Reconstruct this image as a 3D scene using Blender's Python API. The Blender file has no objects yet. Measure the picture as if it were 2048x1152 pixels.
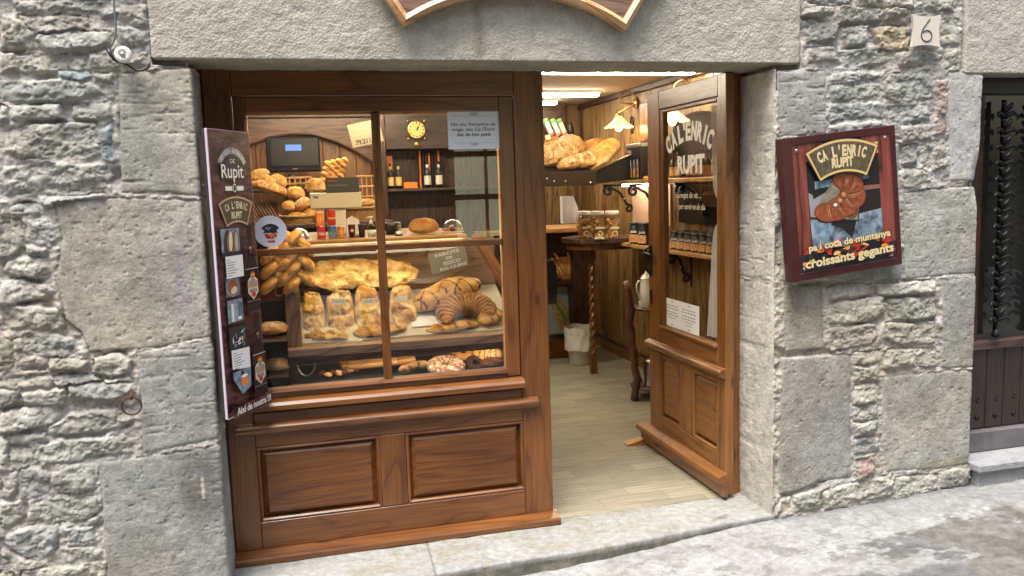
import bpy, math, random
import numpy as np
from mathutils import Vector, Matrix, Euler, noise as mn
from mathutils.geometry import tessellate_polygon
random.seed(7)
R = math.radians
scene = bpy.context.scene
COL = scene.collection

# ---------------------------------------------------------------- camera
CAM_LOC = Vector((0.3266, -3.2953, 1.5522))
CAM_ROT = Euler((1.4495854, 0.0305363, -0.2565243), 'XYZ')
FPX = 1663.9
cd = bpy.data.cameras.new('camera'); cam = bpy.data.objects.new('camera', cd); COL.objects.link(cam)
cam.location = CAM_LOC; cam.rotation_euler = CAM_ROT
cd.sensor_width = 36; cd.lens = 36*FPX/2048; cd.clip_end = 500; cd.clip_start = .05
scene.camera = cam
_CM = CAM_ROT.to_matrix()
def at(px, py, ax, val):
    """point where the sight line of a photo pixel meets the plane ax = val"""
    d = _CM @ Vector(((px-1024)/FPX, -(py-576)/FPX, -1)); i = 'XYZ'.index(ax)
    return CAM_LOC + d*((val-CAM_LOC[i])/d[i])
# ---------------------------------------------------------------- world, sun, exposure
w = bpy.data.worlds.new('World'); scene.world = w; w.use_nodes = True
nt = w.node_tree; bg = nt.nodes['Background']
sky = nt.nodes.new('ShaderNodeTexSky'); sky.sky_type = 'NISHITA'; sky.sun_disc = False
SUN_EL, SUN_AZ = R(68), R(220)
sky.sun_elevation = SUN_EL; sky.sun_rotation = SUN_AZ; sky.air_density = 1.6; sky.dust_density = 4.0
nt.links.new(sky.outputs[0], bg.inputs[0]); bg.inputs[1].default_value = 0.095
sd = bpy.data.lights.new('sun', 'SUN'); sun = bpy.data.objects.new('sun', sd); COL.objects.link(sun)
sd.energy = 1.75; sd.angle = R(24); sd.color = (1, .96, .9)
_sdv = Vector((math.sin(SUN_AZ)*math.cos(SUN_EL), math.cos(SUN_AZ)*math.cos(SUN_EL), math.sin(SUN_EL)))
sun.rotation_euler = _sdv.to_track_quat('Z', 'Y').to_euler()
scene.view_settings.view_transform = 'Standard'; scene.view_settings.look = 'None'
scene.view_settings.gamma = 1; scene.view_settings.exposure = 1.85

# ---------------------------------------------------------------- materials
def newmat(name):
    m = bpy.data.materials.new(name); m.use_nodes = True
    n = m.node_tree.nodes; return m, n, m.node_tree.links, n['Principled BSDF']
def mat(name, col, rough=.6, metal=0, spec=.5, var=0, vscale=20, bump=0, bscale=80, col2=None, coat=0, emit=None, estr=0, trans=0, sss=0):
    m, n, l, b = newmat(name)
    b.inputs['Roughness'].default_value = rough; b.inputs['Metallic'].default_value = metal
    b.inputs['Specular IOR Level'].default_value = spec; b.inputs['Base Color'].default_value = (*col, 1)
    b.inputs['Coat Weight'].default_value = coat; b.inputs['Coat Roughness'].default_value = .12
    if trans: b.inputs['Transmission Weight'].default_value = trans
    tc = n.new('ShaderNodeTexCoord')
    if var or col2:
        ns = n.new('ShaderNodeTexNoise'); ns.inputs['Scale'].default_value = vscale; ns.inputs['Detail'].default_value = 5
        l.new(tc.outputs['Object'], ns.inputs['Vector'])
        r = n.new('ShaderNodeValToRGB'); r.color_ramp.elements[0].position = .35; r.color_ramp.elements[1].position = .65
        c2 = col2 if col2 else tuple(max(0, c*(1+var)) for c in col)
        c1 = col if col2 else tuple(c*(1-var) for c in col)
        r.color_ramp.elements[0].color = (*c1, 1); r.color_ramp.elements[1].color = (*c2, 1)
        l.new(ns.outputs['Fac'], r.inputs[0]); l.new(r.outputs[0], b.inputs['Base Color'])
    if bump:
        nb = n.new('ShaderNodeTexNoise'); nb.inputs['Scale'].default_value = bscale; nb.inputs['Detail'].default_value = 6
        l.new(tc.outputs['Object'], nb.inputs['Vector'])
        bp = n.new('ShaderNodeBump'); bp.inputs['Strength'].default_value = bump; bp.inputs['Distance'].default_value = .01
        l.new(nb.outputs['Fac'], bp.inputs['Height']); l.new(bp.outputs[0], b.inputs['Normal'])
    if emit: b.inputs['Emission Color'].default_value = (*emit, 1); b.inputs['Emission Strength'].default_value = estr
    return m
def wood(name, dark, mid, light, rough=.35, coat=.3, knots=True, ring=9):
    m, n, l, b = newmat(name)
    a = n.new('ShaderNodeAttribute'); a.attribute_name = 'gc'
    mp = n.new('ShaderNodeMapping'); mp.inputs['Scale'].default_value = (1.1, 7, 7); l.new(a.outputs['Vector'], mp.inputs[0])
    n1 = n.new('ShaderNodeTexNoise'); n1.inputs['Scale'].default_value = 1; n1.inputs['Detail'].default_value = 2; n1.inputs['Distortion'].default_value = .3
    l.new(mp.outputs[0], n1.inputs['Vector'])
    mu = n.new('ShaderNodeMath'); mu.operation = 'MULTIPLY'; mu.inputs[1].default_value = ring; l.new(n1.outputs['Fac'], mu.inputs[0])
    fr = n.new('ShaderNodeMath'); fr.operation = 'FRACT'; l.new(mu.outputs[0], fr.inputs[0])
    r1 = n.new('ShaderNodeValToRGB'); e = r1.color_ramp.elements
    e[0].position = 0; e[0].color = (*mid, 1); e[1].position = 1; e[1].color = (*mid, 1)
    for p, c in ((.45, light), (.8, mid), (.93, dark)):
        q = e.new(p); q.color = (*c, 1)
    l.new(fr.outputs[0], r1.inputs[0])
    mp2 = n.new('ShaderNodeMapping'); mp2.inputs['Scale'].default_value = (4, 130, 130); l.new(a.outputs['Vector'], mp2.inputs[0])
    n2 = n.new('ShaderNodeTexNoise'); n2.inputs['Scale'].default_value = 1; n2.inputs['Detail'].default_value = 4; l.new(mp2.outputs[0], n2.inputs['Vector'])
    n3 = n.new('ShaderNodeTexNoise'); n3.inputs['Scale'].default_value = 1.7; n3.inputs['Detail'].default_value = 4; l.new(a.outputs['Vector'], n3.inputs['Vector'])
    mx = n.new('ShaderNodeMix'); mx.data_type = 'RGBA'; mx.blend_type = 'MULTIPLY'; mx.inputs[0].default_value = .55
    r2 = n.new('ShaderNodeValToRGB'); r2.color_ramp.elements[0].position = .3; r2.color_ramp.elements[0].color = (.45, .4, .38, 1); r2.color_ramp.elements[1].position = .62; r2.color_ramp.elements[1].color = (1.15, 1.15, 1.15, 1)
    l.new(n2.outputs['Fac'], r2.inputs[0]); l.new(r1.outputs[0], mx.inputs[6]); l.new(r2.outputs[0], mx.inputs[7])
    mx2 = n.new('ShaderNodeMix'); mx2.data_type = 'RGBA'; mx2.blend_type = 'MULTIPLY'; mx2.inputs[0].default_value = .7
    r3 = n.new('ShaderNodeValToRGB'); r3.color_ramp.elements[0].position = .3; r3.color_ramp.elements[0].color = (.6, .55, .5, 1); r3.color_ramp.elements[1].position = .7; r3.color_ramp.elements[1].color = (1.2, 1.2, 1.2, 1)
    l.new(n3.outputs['Fac'], r3.inputs[0]); l.new(mx.outputs[2], mx2.inputs[6]); l.new(r3.outputs[0], mx2.inputs[7])
    out = mx2.outputs[2]
    if knots:
        mp4 = n.new('ShaderNodeMapping'); mp4.inputs['Scale'].default_value = (3.2, 8, 8); l.new(a.outputs['Vector'], mp4.inputs[0])
        v = n.new('ShaderNodeTexVoronoi'); v.inputs['Scale'].default_value = 1; l.new(mp4.outputs[0], v.inputs['Vector'])
        r4 = n.new('ShaderNodeValToRGB'); r4.color_ramp.elements[0].position = .03; r4.color_ramp.elements[0].color = (.14, .1, .08, 1); r4.color_ramp.elements[1].position = .16; r4.color_ramp.elements[1].color = (1, 1, 1, 1)
        l.new(v.outputs['Distance'], r4.inputs[0])
        mx3 = n.new('ShaderNodeMix'); mx3.data_type = 'RGBA'; mx3.blend_type = 'MULTIPLY'; mx3.inputs[0].default_value = .85
        l.new(out, mx3.inputs[6]); l.new(r4.outputs[0], mx3.inputs[7]); out = mx3.outputs[2]
    l.new(out, b.inputs['Base Color'])
    bp = n.new('ShaderNodeBump'); bp.inputs['Strength'].default_value = .25; bp.inputs['Distance'].default_value = .003
    l.new(n2.outputs['Fac'], bp.inputs['Height']); l.new(bp.outputs[0], b.inputs['Normal'])
    ro = n.new('ShaderNodeMapRange'); ro.inputs[3].default_value = rough-.08; ro.inputs[4].default_value = rough+.15
    l.new(n3.outputs['Fac'], ro.inputs[0]); l.new(ro.outputs[0], b.inputs['Roughness'])
    b.inputs['Coat Weight'].default_value = coat; b.inputs['Coat Roughness'].default_value = .2
    return m
def tintmat(name, rough=.85, bumps=((160, .5, .004), (45, .4, .01)), var=.35, vscale=35, spec=.3, sss=0, pits=0):
    """colour from the point attribute 'tint', broken up by noise; fine relief from bump"""
    m, n, l, b = newmat(name)
    a = n.new('ShaderNodeAttribute'); a.attribute_name = 'tint'; tc = n.new('ShaderNodeTexCoord')
    mixp = a.outputs['Color']
    for sc, vv in ((vscale, var), (vscale*6, var*.8)):
        ns = n.new('ShaderNodeTexNoise'); ns.inputs['Scale'].default_value = sc; ns.inputs['Detail'].default_value = 6; ns.inputs['Roughness'].default_value = .65
        l.new(tc.outputs['Object'], ns.inputs['Vector'])
        r = n.new('ShaderNodeValToRGB'); r.color_ramp.elements[0].position = .3; r.color_ramp.elements[1].position = .7
        r.color_ramp.elements[0].color = (1-vv, 1-vv, 1-vv*1.05, 1); r.color_ramp.elements[1].color = (1+vv*.7, 1+vv*.7, 1+vv*.65, 1)
        l.new(ns.outputs['Fac'], r.inputs[0])
        mx = n.new('ShaderNodeMix'); mx.data_type = 'RGBA'; mx.blend_type = 'MULTIPLY'; mx.inputs[0].default_value = 1
        l.new(mixp, mx.inputs[6]); l.new(r.outputs[0], mx.inputs[7]); mixp = mx.outputs[2]
    l.new(mixp, b.inputs['Base Color']); prev = None
    for sc, st, di in bumps:
        nb = n.new('ShaderNodeTexNoise'); nb.inputs['Scale'].default_value = sc; nb.inputs['Detail'].default_value = 8; nb.inputs['Roughness'].default_value = .6
        l.new(tc.outputs['Object'], nb.inputs['Vector'])
        bp = n.new('ShaderNodeBump'); bp.inputs['Strength'].default_value = st; bp.inputs['Distance'].default_value = di
        l.new(nb.outputs['Fac'], bp.inputs['Height'])
        if prev: l.new(prev, bp.inputs['Normal'])
        prev = bp.outputs[0]
    if pits:
        v = n.new('ShaderNodeTexVoronoi'); v.inputs['Scale'].default_value = pits; l.new(tc.outputs['Object'], v.inputs['Vector'])
        bp = n.new('ShaderNodeBump'); bp.inputs['Strength'].default_value = .55; bp.inputs['Distance'].default_value = .004
        l.new(v.outputs['Distance'], bp.inputs['Height']); l.new(prev, bp.inputs['Normal']); prev = bp.outputs[0]
    if prev: l.new(prev, b.inputs['Normal'])
    b.inputs['Roughness'].default_value = rough; b.inputs['Specular IOR Level'].default_value = spec
    return m
def glassmat(name, tint=(1, 1, 1), ior=1.45, rough=0.0):
    m = bpy.data.materials.new(name); m.use_nodes = True; n = m.node_tree.nodes; l = m.node_tree.links; n.clear()
    o = n.new('ShaderNodeOutputMaterial'); mx = n.new('ShaderNodeMixShader'); fr = n.new('ShaderNodeFresnel'); gm = n.new('ShaderNodeNewGeometry'); im = n.new('ShaderNodeMapRange'); im.inputs[3].default_value = ior; im.inputs[4].default_value = 1/ior; l.new(gm.outputs['Backfacing'], im.inputs[0]); l.new(im.outputs[0], fr.inputs[0])
    t = n.new('ShaderNodeBsdfTransparent'); t.inputs[0].default_value = (*tint, 1); g = n.new('ShaderNodeBsdfGlossy'); g.inputs['Roughness'].default_value = rough
    mm = n.new('ShaderNodeMath'); mm.operation = 'MULTIPLY'; mm.use_clamp = True; mm.inputs[1].default_value = 1.85; l.new(fr.outputs[0], mm.inputs[0]); l.new(mm.outputs[0], mx.inputs[0]); l.new(t.outputs[0], mx.inputs[1]); l.new(g.outputs[0], mx.inputs[2]); l.new(mx.outputs[0], o.inputs[0]); return m
def lamp_mat(name, c, s):
    m = bpy.data.materials.new(name); m.use_nodes = True; n = m.node_tree.nodes; l = m.node_tree.links; n.clear()
    o = n.new('ShaderNodeOutputMaterial'); e = n.new('ShaderNodeEmission'); e.inputs[0].default_value = (*c, 1); e.inputs[1].default_value = s; l.new(e.outputs[0], o.inputs[0]); return m

M = {}
M['red_wood'] = wood('red_brown_varnished_pine', (.095, .031, .0075), (.152, .053, .0115), (.182, .068, .0155), .30, .3, ring=6)
M['door_wood'] = wood('honey_varnished_pine', (.13, .050, .012), (.20, .082, .020), (.235, .10, .026), .33, .3, ring=6)
M['panel_wood'] = wood('aged_wall_panelling', (.05, .025, .008), (.20, .115, .038), (.29, .175, .06), .5, .1, ring=5)
M['dark_wood'] = wood('dark_stained_wood', (.015, .007, .004), (.055, .025, .013), (.08, .037, .02), .45, .1, knots=False)
M['light_wood'] = wood('light_varnished_wood', (.30, .13, .035), (.50, .26, .08), (.58, .32, .11), .4, .2, knots=False)
M['counter_wood'] = wood('counter_board', (.26, .13, .04), (.40, .22, .07), (.46, .27, .09), .4, .2, knots=False)
M['ledge_wood'] = wood('greyed_ledge_wood', (.14, .08, .045), (.25, .16, .1), (.31, .2, .13), .5, .1, knots=False)
M['wall_stone'] = tintmat('grey_rubble_stone_and_lime_mortar', .9, ((300, .55, .003), (95, .38, .008), (900, .25, .0015)), .32, 18)
M['ashlar'] = tintmat('dressed_grey_sandstone', .88, ((330, .6, .003), (120, .4, .005)), .20, 14, pits=105)
M['bread'] = tintmat('baked_crust', .72, ((70, .45, .008), (260, .6, .003)), .30, 26, .25)
M['glass'] = glassmat('clear_glass'); M['thin_glass'] = glassmat('thin_vessel_glass', (.97, .98, .96), 1.3, .02)
M['white'] = mat('white_paint', (.75, .74, .72), .5)
M['paper'] = mat('white_paper', (.74, .74, .76), .7)
M['card'] = mat('cream_card', (.62, .57, .42), .7)
M['black'] = mat('black_plastic', (.012, .012, .013), .35)
M['ink'] = mat('black_ink', (.015, .015, .02), .6)
M['grey_ink'] = mat('faded_grey_ink', (.25, .24, .25), .7)
M['iron'] = mat('black_wrought_iron', (.014, .013, .013), .5, .6, bump=.3)
M['rust'] = mat('rusty_iron', (.09, .035, .02), .8, .3, var=.5, vscale=60)
M['steel'] = mat('brushed_steel', (.55, .54, .52), .28, 1)
M['brass'] = mat('brass', (.6, .38, .12), .3, 1)
M['gold'] = mat('gold_ink', (.62, .42, .13), .5)
M['enamel'] = mat('white_enamel', (.7, .68, .62), .25, coat=.5)
M['red'] = mat('red_print', (.5, .02, .015), .4); M['orange'] = mat('orange_print', (.75, .2, .02), .5); M['blue'] = mat('blue_print', (.03, .14, .45), .4)
M['green'] = mat('green_print', (.1, .22, .06), .5); M['yellow'] = mat('yellow_print', (.75, .5, .08), .5); M['skyblue'] = mat('pale_blue_print', (.24, .34, .44), .5, col2=(.10, .15, .21), vscale=40)
M['purple'] = mat('plum_print', (.06, .014, .016), .4)
M['cloth'] = mat('black_cloth', (.01, .01, .012), .95)
M['choc'] = mat('dark_chocolate', (.035, .014, .008), .3)
M['wicker'] = mat('golden_wicker', (.42, .24, .07), .7, col2=(.22, .11, .03), vscale=90, bump=.8, bscale=120)
M['plaster'] = mat('cream_ceiling', (.5, .44, .33), .9, var=.04)
M['plastic_film'] = glassmat('crinkled_plastic_film', (.95, .95, .93), 1.7, .15)
M['tube'] = lamp_mat('fluorescent_tube', (1, .87, .66), 19)
M['bulb'] = lamp_mat('warm_bulb', (1, .74, .38), 30)

# ---------------------------------------------------------------- mesh builder
class MB:
    def __init__(s): s.v = []; s.f = []; s.m = []; s.g = []; s.mats = []; s.t = []; s.tint = None; s.X = Matrix()
    def mi(s, m):
        if m not in s.mats: s.mats.append(m)
        return s.mats.index(m)
    def add(s, vs, fs, m, gcs=None, tints=None):
        o = len(s.v)
        for i, p in enumerate(vs):
            q = Vector(p); s.v.append(s.X @ q); s.g.append(gcs[i] if gcs else (q.x*1.0, q.y*1.0, q.z*1.0)); s.t.append(tints[i] if tints else (1, 1, 1))
        k = s.mi(m)
        for f in fs: s.f.append([a+o for a in f]); s.m.append(k)
    def box(s, x0, x1, y0, y1, z0, z1, m, ch=.003, gr=None):
        """chamfered box; gr = grain axis"""
        d = [x1-x0, y1-y0, z1-z0]; ch = min(ch, min(d)*.3); gr = gr or 'xyz'[d.index(max(d))]; gi = 'xyz'.index(gr)
        lo = (x0, y0, z0); hi = (x1, y1, z1); vs = []; idx = {}
        for sx in (0, 1):
            for sy in (0, 1):
                for sz in (0, 1):
                    c = [(lo[i], hi[i])[(sx, sy, sz)[i]] for i in range(3)]; sg = [1-2*k for k in (sx, sy, sz)]
                    for a in range(3):
                        p = [c[i]+(0 if i == a else sg[i]*ch) for i in range(3)]
                        idx[(sx, sy, sz, a)] = len(vs); vs.append(p)
        fs = []
        for a in range(3):
            b, c = [(1, 2), (2, 0), (0, 1)][a]
            for e in (0, 1):
                q = []
                for (u, v) in ((0, 0), (1, 0), (1, 1), (0, 1)):
                    k = [0, 0, 0]; k[a] = e; k[b] = u; k[c] = v; q.append(idx[(*k, a)])
                fs.append(q if e else q[::-1])
        for a in range(3):       # edges along a
            b, c = [(1, 2), (2, 0), (0, 1)][a]
            for u in (0, 1):
                for v in (0, 1):
                    k0 = [0, 0, 0]; k1 = [0, 0, 0]; k0[a] = 0; k1[a] = 1
                    for k in (k0, k1): k[b] = u; k[c] = v
                    q = [idx[(*k0, b)], idx[(*k1, b)], idx[(*k1, c)], idx[(*k0, c)]]
                    fs.append(q if (u ^ v) == 0 else q[::-1])
        for sx in (0, 1):
            for sy in (0, 1):
                for sz in (0, 1):
                    q = [idx[(sx, sy, sz, a)] for a in range(3)]
                    fs.append(q if (sx+sy+sz) % 2 else q[::-1])
        ro = [random.uniform(-9, 9) for _ in range(3)]; ax = [gi, (gi+1) % 3, (gi+2) % 3]
        s.add(vs, fs, m, [tuple(p[ax[i]]+ro[i] for i in range(3)) for p in vs])
    def lathe(s, prof, m, c=(0, 0, 0), n=24, axis='z', tints=None, sq=(1, 1)):
        vs = []; fs = []; k = len(prof)
        for i in range(n):
            a = 2*math.pi*i/n
            for (r, z) in prof:
                p = (r*math.cos(a)*sq[0], r*math.sin(a)*sq[1], z)
                if axis == 'x': p = (p[2], p[0], p[1])
                if axis == 'y': p = (p[0], -p[2], p[1])
                vs.append((p[0]+c[0], p[1]+c[1], p[2]+c[2]))
        for i in range(n):
            j = (i+1) % n
            for q in range(k-1): fs.append([i*k+q, j*k+q, j*k+q+1, i*k+q+1])
        ro = random.uniform(-9, 9)
        s.add(vs, fs, m, [(p[2]+ro, p[0], p[1]) for p in vs])
    def tube(s, pts, r, m, n=8, closed=False):
        pts = [Vector(p) for p in pts]; L = len(pts); vs = []; fs = []; rs = r if isinstance(r, (list, tuple)) else [r]*L
        up = Vector((.123, .2, 1)).normalized(); gcs = []; acc = 0; ro = random.uniform(-9, 9)
        for i, p in enumerate(pts):
            t = (pts[(i+1) % L if closed else min(i+1, L-1)]-pts[i-1 if (closed or i) else 0]); t.normalize()
            if abs(t.dot(up)) > .95: up = Vector((1, .1, .05)).normalized()
            b = t.cross(up).normalized(); up = b.cross(t).normalized()
            if i: acc += (p-pts[i-1]).length
            for k in range(n):
                a = 2*math.pi*k/n; vs.append(p+(b*math.cos(a)+up*math.sin(a))*rs[i]); gcs.append((acc+ro, math.cos(a)*rs[i], math.sin(a)*rs[i]))
        for i in range(L if closed else L-1):
            j = (i+1) % L
            for k in range(n): fs.append([i*n+k, i*n+(k+1) % n, j*n+(k+1) % n, j*n+k])
        if not closed: fs.append(list(range(n))[::-1]); fs.append([(L-1)*n+k for k in range(n)])
        s.add(vs, fs, m, gcs)
    def prism(s, poly, y0, y1, m, plane='xz'):
        """polygon in a plane, extruded along the third axis from y0 to y1"""
        n = len(poly); mk = {'xz': lambda a, b, c: (a, c, b), 'xy': lambda a, b, c: (a, b, c), 'yz': lambda a, b, c: (c, a, b)}[plane]
        vs = [mk(a, b, y0) for a, b in poly]+[mk(a, b, y1) for a, b in poly]
        tr = tessellate_polygon([[Vector((a, b, 0)) for a, b in poly]]); fs = [list(t) for t in tr]+[[i+n for i in t][::-1] for t in tr]
        fs += [[i, (i+1) % n, (i+1) % n+n, i+n] for i in range(n)]
        ro = random.uniform(-9, 9); s.add(vs, fs, m, [(p[0]+ro, p[1], p[2]) for p in vs])
    def build(s, name, parent=None, smooth=False, loc=None):
        o = Vector(loc) if loc is not None else Vector((0, 0, 0)); pr = parent
        while pr is not None: o = o+pr.location; pr = pr.parent
        me = bpy.data.meshes.new(name); me.from_pydata([tuple(p-o) for p in s.v], [], s.f)
        for m in s.mats: me.materials.append(m)
        me.polygons.foreach_set('material_index', s.m)
        g = me.attributes.new('gc', 'FLOAT_VECTOR', 'POINT'); g.data.foreach_set('vector', [c for q in s.g for c in q])
        if any(q != (1, 1, 1) for q in s.t[:50000]):
            g = me.attributes.new('tint', 'FLOAT_COLOR', 'POINT'); g.data.foreach_set('color', [c for q in s.t for c in (*q, 1)])
        if smooth: me.polygons.foreach_set('use_smooth', [True]*len(me.polygons))
        me.update(); ob = bpy.data.objects.new(name, me); COL.objects.link(ob)
        if loc is not None: ob.location = loc
        ob.parent = parent
        if smooth == 'auto':
            pass
        return ob
def thing(name, label, cat, loc, group=None):
    o = bpy.data.objects.new(name, None); o.empty_display_size = .05; COL.objects.link(o); o.location = loc
    o['label'] = label; o['category'] = cat
    if group: o['group'] = group
    return o
def tag(o, label, cat, group=None):
    o['label'] = label; o['category'] = cat
    if group: o['group'] = group
    return o
def struct(o): o['kind'] = 'structure'; return o
def one(mb, name, label, cat, loc, group=None, smooth=False): return tag(mb.build(name, None, smooth, loc), label, cat, group)
def copy_thing(root, loc, label=None, rotz=None):
    def rec(o, par):
        c = o.copy(); COL.objects.link(c); c.parent = par
        for ch in [k for k in bpy.data.objects if k.parent == o]: rec(ch, c)
        return c
    c = rec(root, None); c.location = loc
    if rotz is not None: c.rotation_euler = (0, 0, rotz)
    if label: c['label'] = label
    return c
# text as plain geometry
_tc = {}
def text_geo(txt, bold=0.0):
    k = (txt, bold)
    if k not in _tc:
        cu = bpy.data.curves.new('lettering', 'FONT'); cu.body = txt; cu.size = 1; cu.offset = bold; cu.resolution_u = 3; cu.fill_mode = 'FRONT'
        ob = bpy.data.objects.new('lettering', cu); COL.objects.link(ob)
        dg = bpy.context.evaluated_depsgraph_get(); dg.update(); me = bpy.data.meshes.new_from_object(ob.evaluated_get(dg))
        vs = [tuple(v.co[:2]) for v in me.vertices]; fs = [list(p.vertices) for p in me.polygons]
        bpy.data.objects.remove(ob); bpy.data.curves.remove(cu); bpy.data.meshes.remove(me); _tc[k] = (vs, fs)
    return _tc[k]
class Art:
    """flat printed artwork: shapes stacked in thin layers on the plane O + u U + v V"""
    def __init__(s, O, U, V, lift=.0004):
        s.O = Vector(O); s.U = Vector(U); s.V = Vector(V); s.N = s.U.normalized().cross(s.V.normalized()); s.mb = MB(); s.z = lift; s.l = lift; s.ro = random.uniform(-5, 5)
    def _a(s, pts, fs, m):
        s.mb.add([s.O+s.U*u+s.V*v+s.N*s.z for u, v in pts], fs, m, [(v*1.0+s.ro, u, .3) for u, v in pts]); s.z += s.l
    def poly(s, pts, m):
        s._a(pts, [list(t) for t in tessellate_polygon([[Vector((a, b, 0)) for a, b in pts]])], m)
    def rect(s, u0, u1, v0, v1, m): s._a([(u0, v0), (u1, v0), (u1, v1), (u0, v1)], [[0, 1, 2, 3]], m)
    def ell(s, cu, cv, ru, rv, m, rot=0, n=20):
        p = [(ru*math.cos(2*math.pi*i/n), rv*math.sin(2*math.pi*i/n)) for i in range(n)]; c, t = math.cos(rot), math.sin(rot)
        s._a([(cu+a*c-b*t, cv+a*t+b*c) for a, b in p], [list(range(n))], m)
    def text(s, txt, cu, cv, h, m, rot=0, bold=.0, w=None, slant=0, left=False, nolayer=False):
        vs, fs = text_geo(txt, bold)
        if not vs: return
        xs = [a for a, b in vs]; x0, x1 = min(xs), max(xs); k = h/.7; kx = (w/(x1-x0)) if w else k; c, t = math.cos(rot), math.sin(rot)
        p = [(((a-(x0 if left else (x0+x1)/2))*kx+slant*b*k), (b-.35)*k) for a, b in vs]
        z = s.z; s._a([(cu+a*c-b*t, cv+a*t+b*c) for a, b in p], fs, m)
        if nolayer: s.z = z
    def arc_text(s, txt, cu, cv, rad, span, h, m, bold=0, wf=1.0, mid=math.pi/2):
        n = len(txt); z = s.z
        for i, ch in enumerate(txt):
            a = mid+span/2-span*(i+.5)/n
            if ch != ' ': s.text(ch, cu+rad*math.cos(a), cv+rad*math.sin(a), h, m, a-math.pi/2, bold, w=(h*.62*wf if ch not in "'I1" else h*.2*wf), nolayer=True)
        s.z = z+s.l
    def sector(s, cu, cv, r0, r1, a0, a1, m, n=16):
        p = [(cu+r1*math.cos(a0+(a1-a0)*i/n), cv+r1*math.sin(a0+(a1-a0)*i/n)) for i in range(n+1)]+[(cu+r0*math.cos(a1+(a0-a1)*i/n), cv+r0*math.sin(a1+(a0-a1)*i/n)) for i in range(n+1)]
        s.poly(p, m)

# ---------------------------------------------------------------- numpy noise
def vnoise(x, y, seed=0):
    xi = np.floor(x).astype(np.int64); yi = np.floor(y).astype(np.int64); fx = x-xi; fy = y-yi
    def h(a, b):
        v = (a*374761393+b*668265263+seed*974711) & 0x7fffffff; v = ((v ^ (v >> 13))*1274126177) & 0x7fffffff
        return ((v ^ (v >> 16)) & 0xffff)/65535.0
    fx = fx*fx*fx*(fx*(fx*6-15)+10); fy = fy*fy*fy*(fy*(fy*6-15)+10)
    return (h(xi, yi)*(1-fx)+h(xi+1, yi)*fx)*(1-fy)+(h(xi, yi+1)*(1-fx)+h(xi+1, yi+1)*fx)*fy
def fbm(x, y, seed=0, oct=4, g=.5):
    t = 0; a = 1; s = 0
    for i in range(oct): t = t+a*vnoise(x*2**i+i*17.3, y*2**i+i*9.1, seed+i); s += a; a *= g
    return t/s*2-1
def poly_dist(x, y, P):
    n = len(P); d = np.full(x.shape, 1e9); ins = np.zeros(x.shape, bool)
    for i in range(n):
        ax, ay = P[i]; bx, by = P[(i+1) % n]; ex, ey = bx-ax, by-ay; L = ex*ex+ey*ey+1e-12
        t = np.clip(((x-ax)*ex+(y-ay)*ey)/L, 0, 1); d = np.minimum(d, np.hypot(x-ax-t*ex, y-ay-t*ey))
        if ay != by: ins ^= ((ay > y) != (by > y)) & (x < (bx-ax)*(y-ay)/(by-ay)+ax)
    return np.where(ins, d, -d)
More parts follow.
